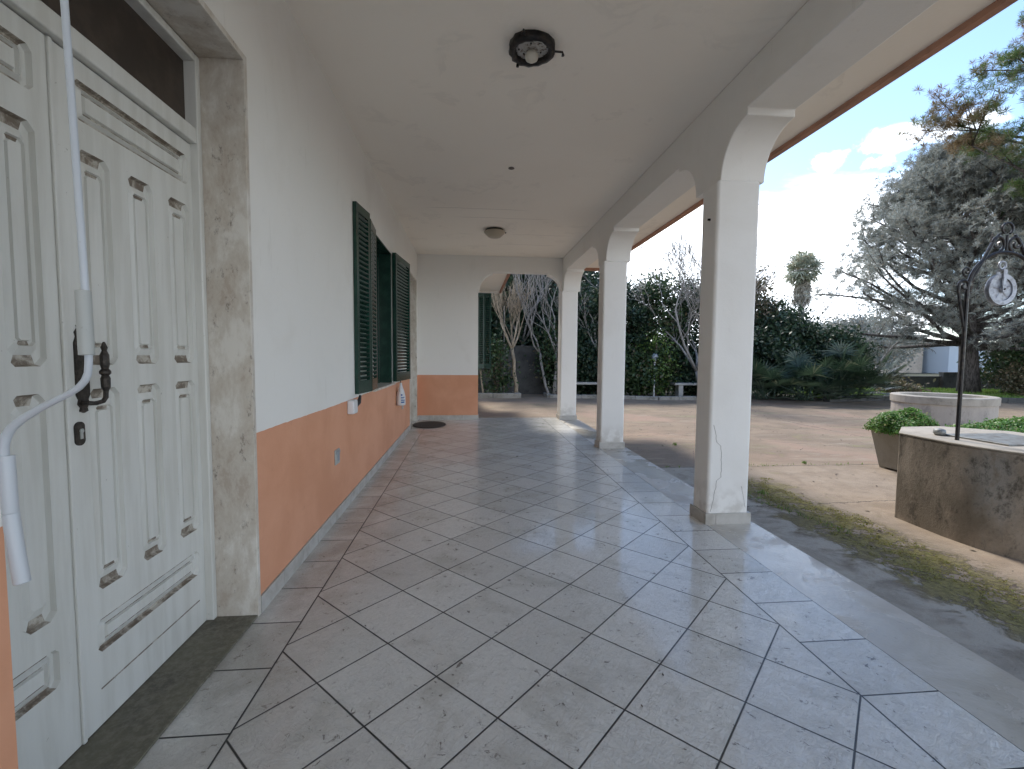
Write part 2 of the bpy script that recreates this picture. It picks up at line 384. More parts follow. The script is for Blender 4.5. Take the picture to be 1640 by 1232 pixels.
# ground -------------------------------------------------------------------
def ground_fn(t, b, P):
    x, y, z = xyz(t, P)
    n0 = noise(t, P, .35, 5, .6, .5); n1 = noise(t, P, 1.1, 6, .62, .7); n2 = noise(t, P, 4.5, 6, .65, .5); n3 = noise(t, P, 28, 5, .7); n4 = noise(t, P, 120, 3, .7)
    str_ = noise(t, comb(t, x * .35, y * 1.5, 0), 2.3, 5, .62, .8)
    c = mixc(t, n1.ss(.36, .64), (.262, .192, .128), (.190, .140, .094))
    c = mixc(t, n0.ss(.52, .66) * .65, c, (.34, .22, .16))                    # red earth
    c = mixc(t, str_.ss(.54, .66) * .5, c, (.325, .268, .20))
    c = mixc(t, n2.ss(.54, .68) * .5, c, (.235, .185, .13))
    s2_ = noise(t, comb(t, x * .6, y * 4.0, 0), 4.5, 6, .7, .5)
    c = mixc(t, s2_.ss(.58, .68) * y.ss(3.5, 5) * .55, c, (.17, .14, .095))
    c = mixc(t, (noise(t, comb(t, x * .3, y * 1.4, 5), 1.7, 5, .6, .6)).ss(.56, .66) * y.ss(4, 5.5) * .5, c, (.22, .205, .11))
    pale = y.ss(4.2, 3.7) * x.ss(3.2, 3.6)
    c = mixc(t, pale * .65, c, mixc(t, n2.ss(.4, .65), (.32, .255, .185), (.235, .182, .130)))
    # plain concrete strip beside the deck
    sx = x + (n1 - .5) * .30
    strip = sx.ss(3.62, 3.50) * y.ss(4.0, 3.85)
    c = mixc(t, strip, c, mixc(t, n2.ss(.4, .65), (.36, .325, .265), (.26, .23, .185)))
    # moss band
    mx = x + (n1 - .5) * .9 + (n2 - .5) * .5
    moss = mx.ss(3.42, 3.60) * mx.ss(4.32, 4.02) * y.ss(3.6, 3.0) * (n2 * .7 + n3 * .3).ss(.43, .50)
    c = mixc(t, moss, c, mixc(t, n3.ss(.35, .65), (.125, .102, .028), (.245, .205, .062)))
    fr_ = mx.ss(3.25, 3.5) * mx.ss(3.75, 3.55) * y.ss(3.6, 3.0) * n2.ss(.42, .6)
    c = mixc(t, fr_ * .6, c, (.13, .10, .065))
    m2 = (n1.ss(.57, .66) * n2.ss(.46, .60)) * y.ss(12, 4) * x.ss(3.2, 4)
    c = mixc(t, m2 * .6, c, (.22, .20, .08))
    # joints and cracks
    def crack(d, wdt, k, c): return mixc(t, d.abs().ss(wdt, wdt * .3) * k, c, (.07, .055, .04))
    wob = (n2 - .5) * .14 + (n3 - .5) * .03
    c = crack(y - 3.93 + wob * .5, .018, .85, c)
    c = crack((x * .55 + y - 8.9) + wob * 2.2, .025, .6, c)
    c = crack((x * -.2 + y - 5.6) + wob * 3, .02, .5 , c)
    c = crack((x - 7.9) + wob * 2, .03, .5, c)
    c = crack(y - x * .45 - .85 + (x - 3.3) * .4 + wob * 1.2, .010, 1.0, c)
    c = mixc(t, n4.ss(.60, .70) * .40, c, (.12, .10, .08)); c = mixc(t, n3.ss(.60, .70) * .30, c, (.17, .135, .10))
    gr_ = noise(t, P, 75, 4, .8); c = mixc(t, gr_.ss(.62, .68) * .5, c, (.50, .45, .39))
    setc(t, b, c)
    bump(t, b, n2 * .6 + n3 * .4 + n4 * .25 + moss * (n3 * .6 + .5), .016); setr(t, b, n2 * .2 + .75)
M['ground'] = mat('earthy_concrete', ground_fn)
M['soil'] = mat('garden_soil', lambda t, b, P: (setc(t, b, mixc(t, noise(t, P, 3, 6, .7).ss(.4, .65), (.075, .060, .042), (.06, .085, .03))), bump(t, b, noise(t, P, 12, 5), .05)), rough=1)
# ------------------------------------------------------------------ ground, floor
G = -0.12
YB, YE = -6.0, 8.02
tag(MB().add([(-300, -300, G), (600, -300, G), (600, 600, G), (-300, 600, G)], [(0, 1, 2, 3)]).build('ground', M['ground']), kind='structure')
f_ = MB()
f_.cur = 0; f_.add([(-.2192, YB, 0), (2.1628, YB, 0), (2.1628, YE, 0), (-.2192, YE, 0)], [(0, 1, 2, 3)])
f_.cur = 1; f_.add([(-.70, YB, 0), (-.2192, YB, 0), (-.2192, YE, 0), (-.70, YE, 0)], [(0, 1, 2, 3)])
f_.cur = 2; f_.add([(2.1628, YB, 0), (2.50, YB, 0), (2.50, YE, 0), (2.1628, YE, 0)], [(0, 1, 2, 3)])
f_.cur = 3; f_.add([(2.50, YB, 0), (2.905, YB, 0), (2.905, YE, 0), (2.50, YE, 0)], [(0, 1, 2, 3)])
f_.add([(2.905, YB, 0), (2.905, YB, G - .05), (2.905, YE, G - .05), (2.905, YE, 0)], [(0, 1, 2, 3)])
f_.add([(2.905, YE, 0), (2.905, YE, G - .05), (-.46, YE, G - .05), (-.46, YE, 0)], [(0, 1, 2, 3)])
tag(f_.build('porch_floor', [M['tile_d'], M['tile_l'], M['tile_r'], M['edge']]), kind='structure')
# ------------------------------------------------------------------ house
H = thing('house', (0, 0, 0), 'white single storey house with salmon orange dado and an arcaded porch', 'house')
XW = -.46; ZC = 3.39
def grid_wall(x0, x1, ys, zs, holes):
    mb = MB()
    for i in range(len(ys) - 1):
        for j in range(len(zs) - 1):
            yc = (ys[i] + ys[i + 1]) / 2; zc = (zs[j] + zs[j + 1]) / 2
            if not any(a < yc < b and c < zc < d for a, b, c, d in holes):
                mb.box(x0, x1, ys[i], ys[i + 1], zs[j], zs[j + 1])
    return mb
holes = [(-.71, .54, -1, 2.745), (3.42, 4.66, .95, 2.72), (6.47, 7.55, -1, 2.83)]
grid_wall(XW - .28, XW, [YB, -.71, .54, 3.42, 4.66, 6.47, 7.55, 7.78], [G, .95, 2.72, 2.745, 2.83, ZC], holes).build('wall', M['wall'], H)
MB().box(-5, .78, 7.78, 12.96, G, ZC).box(-5, -4.8, YB, 7.78, G, ZC).box(-4.8, XW - .28, YB, YB + .2, G, ZC).build('wall', M['wall'], H)
d = MB(); rj = random.Random(2)
for a, b_ in ((YB, -.71), (.54, 3.30), (3.30, 4.80), (4.80, 6.47), (7.55, 7.777)):
    n_ = max(2, int((b_ - a) / .035)); tops = [(a + (b_ - a) * (1 - k / n_), .93 + rj.gauss(0, .0011) + .003 * math.sin((a + (b_ - a) * (1 - k / n_)) * 2.3)) for k in range(n_ + 1)]
    d.prism([(a, .09), (b_, .09)] + tops, 0, XW, XW + .003)
d.box(XW + .003, .78, 7.777, 7.78, .09, .93); d.box(.78, .783, 7.78, 12.96, 0, .93)
d.build('dado', M['orange'], H)
def skirt_run(p, q, ax, c0, c1):
    s_ = MB()
    n = max(1, round(abs(q - p) / .30)); st = (q - p) / n
    for i in range(n):
        a = p + i * st + .0015; b_ = p + (i + 1) * st - .0015
        if ax == 1: s_.box(c0, c1, a, b_, 0, .088)
        else: s_.box(a, b_, c0, c1, 0, .088)
    s_.build('skirting', M['skirt'], H)
skirt_run(.545, 6.465, 1, XW, XW + .012); skirt_run(YB, -.715, 1, XW, XW + .012); skirt_run(7.555, 7.766, 1, XW, XW + .012)
skirt_run(XW + .014, .792, 0, 7.766, 7.778); skirt_run(7.78, 8.0, 1, .783, .794)
# ceiling and roof
MB().box(-5.2, 3.62, YB, 8.75, ZC, ZC + .22).build('ceiling', M['ceil'], H)
fs = MB().box(3.62, 3.68, YB, 8.81, ZC - .042, ZC + .30).box(-5.2, 3.62, 8.75, 8.81, ZC - .062, ZC + .30)
fs.build('fascia', M['fascia'], H)
MB().box(.786, 1.54, 8.82, 12.96, ZC, ZC + .2).build('eave', M['ceil'], H)
MB().box(1.54, 1.60, 8.82, 13.02, ZC - .05, ZC + .26).build('fascia', M['fascia'], H)
MB().box(.786, 1.54, 12.96, 13.02, ZC - .05, ZC + .26).build('fascia', M['wall'], H)
MB().box(-5, 3.6, YB, 8.7, ZC + .22, ZC + .5).build('roof', M['kerb'], H)
# arcade
XB0, XB1, ZB = 2.55, 2.91, 3.09
PY = [-4.46, -1.43, 1.60, 4.63, 7.66]
def arc(c, a, b_, z0, sgn, n=12, t1=80):
    return [(c - sgn * 0 + sgn * a * math.cos(R_(t)), z0 + b_ * math.sin(R_(t))) for t in [t1 * i / n for i in range(n + 1)]]
outl = [(YB, ZB)]
for py in PY:
    near = arc(py - .28, .325, .337, 2.70, 1, 14, 90)[::-1]
    outl += [(near[0][0], ZB)] + near
    if py > 7: outl += [(8.0, 2.70)]
    else:
        far = arc(py + .785, .343, .345, 2.70, -1, 14, 90); outl += far + [(far[-1][0], ZB)]
outl += [(8.0, ZC - .0005), (YB, ZC - .0005)]
MB().prism(outl, 0, XB0, XB1).build('arcade', M['wall'], H, bevel=.010)
# arch of the end opening
al = arc(.81 + .33, .33, .36, 2.68, -1); ar_ = arc(2.52 - .34, .34, .36, 2.68, 1)
poly = [(.781, 2.68)] + al + [(al[-1][0], 3.075), (ar_[-1][0], 3.075)] + ar_[::-1] + [(XB0 - .001, 2.68), (XB0 - .001, ZC - .0005), (.781, ZC - .0005)]
MB().prism([(.78 if p[0] == .781 else p[0], p[1]) for p in poly], 1, 7.78, 8.0).build('arch', M['wall'], H)
M['crack'] = mat('hairline_crack', None, (.16, .14, .12), .9)
for k, py in enumerate(PY):
    d1 = .34 if py > 7 else .24
    x0, x1 = 2.505, 2.855
    pm = MB().box(x0, x1, py, py + d1, 0.0, 2.699)
    p = pm.build('pillar', M['wall'], H, bevel=.028, seg=4)
    sk = MB()
    for a, b_, c, e in ((x0 - .014, x0 + .07, py - .014, py - .0005), (x0 + .073, x1 + .014, py - .014, py - .0005), (x0 - .014, x1 + .014, py + d1 + .0005, py + d1 + .014),
                        (x0 - .014, x0 - .0005, py, py + d1), (x1 + .0005, x1 + .014, py, py + d1)):
        sk.box(a, b_, c, e, 0, .088)
    sk.build('skirting', M['planter'] if False else M['skirt'], p)
    if k == 2:
        cr = MB()
        def crackline(pts, w0=.0016):
            for i in range(len(pts) - 1):
                (xa, za), (xb, zb) = pts[i], pts[i + 1]
                cr.add([(xa - w0, py - .0012, za), (xa + w0, py - .0012, za), (xb + w0, py - .0012, zb), (xb - w0, py - .0012, zb)], [(0, 1, 2, 3)])
        rr = random.Random(3)
        pts = []; 
        for i in range(26):
            z = .10 + i * .028; base = 2.535 + .05 * math.sin(i * .12) + (.028 if 9 < i < 20 else 0)
            pts.append((base + rr.uniform(-.004, .004), z))
        crackline(pts); cr.build('crack', M['crack'], p); cr = MB()
        pts = [(2.825 - .012 * i * .4 + rr.uniform(-.003, .003), .13 + i * .022) for i in range(9)]
        crackline(pts, .0012)
        cr.build('crack', M['crack'], p)
        MB().lathe((2.497, 1.70, 2.42), [(.001, -.012), (.009, -.010), (.010, .008), (.002, .012)], 8, 'x').build('hook', M['iron'], p)
# ---- front door
XD = -.68
mj = MB().box(XD - .02, XW + .012, .51, .54, 0, 2.745).box(XD - .02, XW - .003, -.74, -.706, 0, 2.714).box(XD - .02, XW + .012, -.71, .51, 2.715, 2.745)
mj.build('marble_surround', M['marble'], H, bevel=.003)
MB().box(XD - .05, -.452, -.71, .51, .0005, .012).build('threshold', M['thresh'], H, bevel=.002)
df = MB().box(XD - .05, XD + .035, .475, .51, .012, 2.71).box(XD - .05, XD + .035, -.71, -.675, .012, 2.71)
df.box(XD - .05, XD + .035, -.675, .475, 2.675, 2.71).box(XD - .05, XD + .030, -.675, .475, 2.305, 2.375)
DF = df.build('door_frame', M['door'], H, bevel=.006)
MB().box(XD - .03, XD - .018, -.675, .475, 2.375, 2.675).build('transom_window', M['tglass'], DF)
def leaf(y0, y1, panels):
    z0, z1 = .016, 2.300
    mb = MB(); ys = sorted({y0, y1} | {p[0] for p in panels} | {p[1] for p in panels}); zs = sorted({z0, z1} | {p[2] for p in panels} | {p[3] for p in panels})
    for i in range(len(ys) - 1):
        for j in range(len(zs) - 1):
            yc = (ys[i] + ys[i + 1]) / 2; zc = (zs[j] + zs[j + 1]) / 2
            if not any(a < yc < b_ and c < zc < e for a, b_, c, e in panels):
                mb.add([(XD, ys[i], zs[j]), (XD, ys[i + 1], zs[j]), (XD, ys[i + 1], zs[j + 1]), (XD, ys[i], zs[j + 1])], [(0, 1, 2, 3)])
    # edges and back
    mb.box(XD - .045, XD - .020, y0, y1, z0, z1)
    for (a, b_, c, e) in ((y0, y0, z0, z1), (y1, y1, z0, z1)):
        mb.add([(XD, a, c), (XD, a, e), (XD - .02, a, e), (XD - .02, a, c)], [(0, 1, 2, 3)])
    for zz in (z0, z1): mb.add([(XD, y0, zz), (XD, y1, zz), (XD - .02, y1, zz), (XD - .02, y0, zz)], [(0, 1, 2, 3)])
    for (a, b_, c, e) in panels:
        tall = (e - c) > (b_ - a)
        ch = .022 if tall else .016
        def ring(ins, dx, inz=None):
            iz = ins if inz is None else inz
            A, B, Cc, E = a + ins, b_ - ins, c + iz, e - iz; h = max(.002, ch - ins * .35)
            return [(XD + dx, A + h, Cc), (XD + dx, B - h, Cc), (XD + dx, B, Cc + h), (XD + dx, B, E - h), (XD + dx, B - h, E), (XD + dx, A + h, E), (XD + dx, A, E - h), (XD + dx, A, Cc + h)]
        # corner fills
        r0 = ring(0, 0)
        for (cy, cz, i, j) in ((b_, c, 1, 2), (b_, e, 3, 4), (a, e, 5, 6), (a, c, 7, 0)):
            mb.cur = 0; mb.add([(XD, cy, cz), r0[i], r0[j]], [(0, 1, 2)])
        if tall: prof = [(0, 0, 0), (.004, -.015, .006), (.018, -.015, .034), (.030, -.004, .060), (.032, -.012, .063), (.040, -.012, .075), (.042, -.004, .078)]
        else: prof = [(0, 0, 0), (.005, -.015, .005), (.016, -.015, .014), (.036, -.004, .026), (.040, -.013, .030), (.046, -.013, .036), (.050, -.004, .040)]
        if (b_ - a) < .11: prof = prof[:4]
        rings = [ring(p[0], p[1], p[2]) for p in prof]
        for k in range(len(rings) - 1):
            for i in range(8):
                j = (i + 1) % 8
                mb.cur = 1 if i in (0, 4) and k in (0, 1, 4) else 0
                mb.add([rings[k][i], rings[k][j], rings[k + 1][j], rings[k + 1][i]], [(0, 1, 2, 3)])
        mb.cur = 0; mb.add(rings[-1], [tuple(range(8))])
    return mb
RP = [(-.165, .445, 2.105, 2.236)] + [(y_, y_ + w_, za, zb) for y_, w_ in ((-.165, .14), (.062, .14), (.298, .148)) for za, zb in ((1.29, 2.012), (.495, 1.207))] + [(-.175, .43, .274, .392)]
LP = [(-.64, -.308, 2.105, 2.236), (-.64, -.525, 1.29, 2.012), (-.435, -.312, 1.29, 2.012), (-.64, -.525, .495, 1.207), (-.435, -.325, .495, 1.207), (-.64, -.325, .274, .40)]
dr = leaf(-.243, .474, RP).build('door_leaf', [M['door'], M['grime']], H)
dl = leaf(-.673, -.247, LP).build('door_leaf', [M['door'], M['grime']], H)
MB().box(XD, XD + .010, -.262, -.247, .016, 2.30).build('cover_strip', M['door'], dl, bevel=.003)
# groove line low on the door
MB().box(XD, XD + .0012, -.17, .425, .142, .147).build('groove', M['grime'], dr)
hp = MB()
prof = [(.0, 0), (.016, .006), (.012, .018), (.022, .030), (.018, .045), (.026, .060), (.026, .235), (.018, .255), (.022, .270), (.010, .285), (.014, .292), (0, .297)]
pl = [(-.190 + r, 1.130 + h) for r, h in prof] + [(-.190 - r, 1.130 + h) for r, h in prof[::-1][1:-1]]
hp.prism([(p[0], p[1]) for p in pl], 0, XD, XD + .006)
hp.tube([(XD + .005, -.195, 1.165), (XD + .045, -.215, 1.165), (XD + .052, -.20, 1.164), (XD + .052, -.172, 1.168), (XD + .052, -.160, 1.18), (XD + .052, -.158, 1.21)], .0075, 8)
hp.lathe((XD + .052, -.158, 1.20), [(.007, 0), (.013, .015), (.014, .045), (.010, .055), (.016, .062), (.016, .070), (.010, .078), (.013, .09), (.013, .125), (.007, .14), (.010, .150), (.003, .17)], 10)
hp.build('handle', M['handle'], dr, bevel=0)
kp = MB()
kp.prism([(-.210 + .020 * math.cos(a), 1.063 + (.022 if math.sin(a) > 0 else -.022) + .018 * math.sin(a)) for a in [2 * math.pi * i / 20 for i in range(20)]], 0, XD, XD + .005)
kp.build('keyhole_plate', M['handle'], dr)
MB().lathe((XD + .0055, -.208, 1.072), [(.007, 0), (.008, .004), (.003, .008)], 10, 'x').box(XD + .004, XD + .0085, -.213, -.203, 1.045, 1.068).build('lock_cylinder', M['grip'], dr)
# second door, further along
mj = MB().box(XD - .02, XW + .012, 7.52, 7.55, 0, 2.83).box(XD - .02, XW + .012, 6.47, 6.50, 0, 2.83).box(XD - .02, XW + .012, 6.50, 7.52, 2.80, 2.83)
mj.build('marble_surround', M['marble'], H, bevel=.003)
d2 = MB().box(XD - .05, XD, 6.50, 7.52, 0, 2.80)
D2 = d2.build('door_leaf', M['door'], H)
mb = MB()
for a, b_ in ((6.56, 6.96), (7.04, 7.46)):
    for c, e in ((.2, 1.1), (1.2, 2.6)): mb.box(XD, XD + .008, a, b_, c, e)
mb.build('panel', M['door'], D2, bevel=.004)
# ---- window with louvred shutters
wf = MB().box(-.66, -.62, 3.42, 3.49, .95, 2.72).box(-.66, -.62, 4.59, 4.66, .95, 2.72).box(-.66, -.62, 3.49, 4.59, 2.65, 2.72).box(-.66, -.62, 3.49, 4.59, .95, 1.02).box(-.66, -.62, 4.0, 4.08, 1.02, 2.65)
wf.box(-.62, XW - .002, 3.421, 3.436, .952, 2.719).box(-.62, XW - .002, 4.644, 4.659, .952, 2.719).box(-.62, XW - .002, 3.436, 4.644, 2.704, 2.719)
WF = wf.build('window_frame', M['shutter'], H, bevel=.004)
MB().box(-.65, -.64, 3.49, 4.59, 1.02, 2.65).build('pane', M['glass'], WF)
MB().box(-.74, -.66, 3.42, 4.66, .95, 2.72).build('backing', M['glass'], WF)  # dark sheet standing in for the unlit room behind the window
MB().box(XW - .25, XW + .035, 3.36, 4.74, .925, .9505).build('window_sill', M['marble'], H, bevel=.003)
def shutter_leaf(a, b_, z0, z1, rows=None, th=.032, tilt=1):
    """louvred leaf standing between plan points a and b_"""
    a = Vector((a[0], a[1], 0)); b_ = Vector((b_[0], b_[1], 0)); L = (b_ - a).length; u = (b_ - a) / L; nn = Vector((-u.y, u.x, 0))
    mb = MB()
    def bx(s0, s1, t0, t1, za, zb, dz=0):
        vs = []
        for (z, k) in ((za, 0), (zb, 1)):
            for tt in (t0, t1):
                for ss_ in (s0, s1):
                    p = a + u * ss_ + nn * tt; vs.append((p.x, p.y, z + (dz if tt == t1 else 0)))
        mb.add(vs, [(0, 2, 3, 1), (4, 5, 7, 6), (0, 1, 5, 4), (2, 6, 7, 3), (0, 4, 6, 2), (1, 3, 7, 5)])
    fw = min(.055, L * .2)
    bx(0, fw, -th / 2, th / 2, z0, z1); bx(L - fw, L, -th / 2, th / 2, z0, z1)
    bx(fw, L - fw, -th / 2, th / 2, z1 - .08, z1); bx(fw, L - fw, -th / 2, th / 2, z0, z0 + .12)
    n = int((z1 - z0 - .2) / .045)
    for i in range(n):
        z = z0 + .125 + i * (z1 - z0 - .215) / n
        t0, t1 = (-.015, .019) if tilt > 0 else (.019, -.019)
        bx(fw, L - fw, t0, t1, z, z + .007, .030)
    return mb
sh = [((XW + .02, 2.70), (-.19, 2.93)), ((-.185, 2.96), (XW + .03, 3.41)), ((-.20, 4.86), (XW + .02, 4.68)), ((-.195, 4.885), (XW + .045, 5.62))]
SH = [((-.435, 2.62), (-.375, 2.93)), ((-.37, 2.95), (-.435, 3.41)), ((-.40, 4.66), (-.405, 5.34))]
for i, (a, b_) in enumerate([((-.44, 2.56), (-.395, 2.93)), ((-.395, 2.965), (-.430, 3.41)), ((-.425, 4.665), (-.335, 5.46))]):
    shutter_leaf(a, b_, .965, 2.735 if i != 1 else 2.70, th=(.034, .03, .05)[i], tilt=-1).build('shutter', M['shutter'], H)
for a, b_ in (((.80, 9.50), (.955, 9.56)), ((.965, 9.56), (1.125, 9.50))):
    shutter_leaf(a, b_, 1.02, 2.86, tilt=-1).build('shutter', M['shutter'], H)
# ------------------------------------------------------------------ small things on the wall
b = thing('blind_strap_box', (XW, 2.38, .80), 'white plastic box with black toggle on orange wall below near end of shutters', 'wall box')
MB().box(XW + .003, XW + .065, 2.27, 2.41, .81, .93).build('case', M['plastic'], b, bevel=.012)
MB().box(XW + .004, XW + .045, 2.42, 2.47, .80, .88).build('bracket', M['grip'], b, bevel=.004)
MB().tube([(XW + .05, 2.41, .875), (XW + .065, 2.45, .90), (XW + .065, 2.50, .955)], [.018, .020, .012], 8).build('toggle', M['black'], b)
b = thing('power_outlet', (XW, 1.935, .51), 'square grey power outlet low on the orange wall', 'outlet')
MB().box(XW + .003, XW + .014, 1.875, 1.995, .45, .57).build('cover', M['grip'], b, bevel=.005)
MB().box(XW + .014, XW + .020, 1.885, 1.985, .535, .56).build('hood', M['grey'], b, bevel=.002)
MB().box(XW + .014, XW + .018, 1.93, 1.975, .475, .53).build('socket', M['grey'], b, bevel=.002)
b = thing('plastic_bottle', (XW + .06, 4.98, .62), 'white plastic bottle with blue print hanging under the far end of the shutters', 'bottle')
MB().lathe((XW + .065, 5.0, .60), [(.03, 0), (.062, .004), (.066, .02), (.066, .12), (.050, .20), (.028, .26), (.018, .30), (.018, .325), (.006, .33)], 16, sq=1.6).build('body', M['plastic'], b, smooth=True)
lb = MB()
for (z0, z1, w_) in ((.64, .662, .05), (.672, .685, .06), (.695, .704, .035), (.715, .728, .05), (.745, .77, .02)):
    lb.box(XW + .06, XW + .1325, 5.0 - w_ - .02, 5.0 + w_ - .02, z0, z1) if False else lb.prism([(XW + .065 + .0675 * math.cos(a), 5.0 + .108 * math.sin(a)) for a in [R_(-75 + w_ * 900 * k / 6 - 0) for k in range(7)]] + [(XW + .065 + .06 * math.cos(a), 5.0 + .10 * math.sin(a)) for a in [R_(-75 + w_ * 900 * k / 6) for k in range(6, -1, -1)]], 2, z0, z1)
lb.build('print', M['blue'], b)
MB().tube([(XW + .065, 5.0, .925), (XW + .06, 5.0, .95), (XW + .065, 5.0, .975)], .006, 6).build('string', M['black'], b)
b = thing('doorbell_plate', (XW, 5.55, .52), 'small grey plate on the orange wall beneath the hanging bottle', 'switch')
MB().box(XW + .003, XW + .016, 5.50, 5.60, .48, .62).build('cover', M['grip'], b, bevel=.004)
MB().box(XW + .016, XW + .021, 5.53, 5.57, .52, .58).build('button', M['grey'], b, bevel=.002)
tag(MB().lathe((-.16, 7.02, .001), [(.30, 0), (.315, .006), (.31, .014), (.28, .016)], 40, sq=1.35).build('doormat', M['rubber'], base=(-.16, 7.02, 0), smooth=False), 'oval dark brown doormat on tiles in front of the far door', 'doormat')
# wall nail holes: drawn by dirt in paint.  ---- awning crank, close to the camera
def cp(u, v, d):
    return CAM + (ROT[0] * ((u - 820) / FPX) + ROT[1] * ((v - 616) / FPX) + ROT[2]) * d
D_ = .90
cr = thing('awning_crank', cp(20, 930, D_), 'white enamelled crank pole with plastic grips hanging in front of the cream door', 'crank handle')
p0 = cp(137, 470, D_); p1 = cp(103, 0, D_)
top = p1 + (p1 - p0) * ((3.36 - p1.z) / (p1.z - p0.z))
rr_ = 5.4 / FPX * D_
MB().tube([top, p1, p0, cp(142, 560, D_)], rr_ * .97, 16).build('pole', M['crank'], cr, smooth=True)
el = [cp(u, v, D_) for u, v in ((142, 560), (142, 583), (141, 598), (136, 610), (127, 620), (112, 630), (90, 641), (62, 655), (36, 671), (20, 684), (11, 697), (6, 712), (6, 730), (8, 750), (10, 765))]
MB().tube(el, [rr_ * .97] * 7 + [rr_ * 1.05, rr_ * 1.15, rr_ * 1.25, rr_ * 1.3, rr_ * 1.3, rr_ * 1.3, rr_ * 1.3, rr_ * 1.3], 16).build('arm', M['crank'], cr, smooth=True)
MB().tube([cp(133, 466, D_), cp(139, 569, D_)], [rr_ * 1.95] * 2, 20).build('sleeve', M['grip'], cr, bevel=.001)
MB().tube([cp(10, 730, D_), cp(17, 822, D_)], [rr_ * 1.9, rr_ * 1.9], 20).build('collar', M['crank'], cr, bevel=.001)
MB().tube([cp(17, 822, D_), cp(27, 885, D_), cp(36, 934, D_)], [rr_ * 1.95] * 3, 20).build('grip', M['crank'], cr, bevel=.002)
MB().tube([top + Vector((0, 0, .028)), top], .012, 10).build('swivel', M['grip'], cr)
# ------------------------------------------------------------------ ceiling lamps
L1 = (1.02, 1.30, ZC)
b = thing('ceiling_lamp', L1, 'broken ceiling lamp with black ring, bare bulb and no shade near the camera', 'ceiling lamp')
n = 28; mb = MB()
rad = [.150 + .006 * math.sin(3 * k) + .004 * math.cos(7 * k) for k in range(n)]
pr = [(.98, 0), (1.02, -.03), (1.0, -.052), (.80, -.058), (.72, -.045), (.72, -.02)]
vs = []
for r, h in pr:
    for k in range(n):
        a = 2 * math.pi * k / n; vs.append((L1[0] + rad[k] * r * math.cos(a), L1[1] + rad[k] * r * math.sin(a), ZC + h))
mb.add(vs, [(i * n + k, i * n + (k + 1) % n, (i + 1) * n + (k + 1) % n, (i + 1) * n + k) for i in range(len(pr) - 1) for k in range(n)])
mb.build('ring', M['iron'], b, smooth=True)
MB().lathe(L1, [(.112, -.018), (.112, -.028), (.06, -.032), (.05, -.04), (.03, -.042)], 28).build('backplate', M['rose'], b)
for k in range(9):
    a = k * .7 + .3; r = .065 + .02 * (k % 3); MB().lathe((L1[0] + r * math.cos(a), L1[1] + r * math.sin(a), ZC - .036), [(.001, .008), (.0065, .006), (.006, -.001), (.001, -.002)], 8).build('screw', M['black'], b)
MB().lathe(L1, [(.022, -.030), (.023, -.040), (.038, -.054), (.046, -.072), (.040, -.094), (.020, -.108), (.004, -.112)], 20).build('bulb', M['bulb'], b, smooth=True)
for ang, l_ in ((-2, .085), (-112, .085), (120, .02)):
    u = Vector((math.cos(R_(ang)), math.sin(R_(ang)), 0)); c_ = Vector(L1)
    MB().tube([c_ + u * .14 + Vector((0, 0, -.035)), c_ + u * (.145 + l_ * .7) + Vector((0, 0, -.038)), c_ + u * (.145 + l_ * .75) + Vector((0, 0, -.062))], [.007, .007, .011], 8).build('clip', M['iron'], b)
MB().tube([Vector(L1) + Vector(p) for p in ((.0, -.10, -.04), (-.005, -.15, -.08), (.01, -.185, -.10), (.04, -.18, -.10), (.06, -.14, -.085), (.075, -.12, -.09), (.05, -.115, -.095), (.03, -.14, -.09))], .0022, 6).build('wire', M['grip'], b)
L2 = (1.01, 5.78, ZC)
b = thing('ceiling_lamp', L2, 'bowl shaped ceiling lamp with yellowed opal glass further along porch', 'ceiling lamp')
MB().lathe(L2, [(.14, 0), (.150, -.02), (.155, -.032), (.14, -.034)], 28).build('base', M['iron'], b, smooth=False)
MB().lathe(L2, [(.172, -.034), (.174, -.044), (.165, -.062), (.140, -.085), (.105, -.118), (.085, -.128), (.05, -.134), (.01, -.136)], 32).build('shade', M['opal'], b, smooth=True)
MB().tube([Vector(L2) + Vector((.165, 0, -.035)), Vector(L2) + Vector((.185, 0, -.045)), Vector(L2) + Vector((.180, 0, -.06))], .007, 6).build('clip', M['iron'], b)
p_ = at(819, 269, 2, ZC)
tag(MB().lathe(p_, [(.03, 0), (.034, -.008), (.012, -.014), (.004, -.02)], 12).build('ceiling_hook', M['crack'], base=tuple(p_)), 'small dark hook plate in the ceiling between the two lamps', 'hook')
# ------------------------------------------------------------------ near well
W0 = (5.02, 1.56); ZT = .666
poly = [(4.51, 1.96), (4.485, 1.50), (4.50, 1.32), (4.54, 1.16), (4.61, 1.02), (4.71, .91), (4.84, .83), (5.00, .79), (5.16, .80), (5.32, .85), (5.47, .95), (5.58, 1.10), (5.64, 1.28), (5.66, 1.96), (5.30, 2.30), (4.86, 2.28)]
b = thing('well', (W0[0], W0[1], G), 'stained cement well with flat top and iron arch standing on it', 'well')
MB().prism(poly, 2, G - .02, ZT - .018).build('body', M['well'], b, bevel=.010)
def grow(poly, k):
    cx = sum(p[0] for p in poly) / len(poly); cy = sum(p[1] for p in poly) / len(poly)
    return [(cx + (x - cx) * k, cy + (y - cy) * k) for x, y in poly]
MB().prism(grow(poly, 1.006), 2, ZT - .018, ZT).build('capping', M['wellcap'], b, bevel=.006)
lid = MB().box(4.76, 5.36, 1.30, 1.80, ZT + .001, ZT + .014)
LID = lid.build('lid', M['lid'], b, bevel=.003)
MB().box(5.0, 5.09, 1.283, 1.315, ZT + .004, ZT + .030).build('lid_handle', M['iron'], LID, bevel=.006)
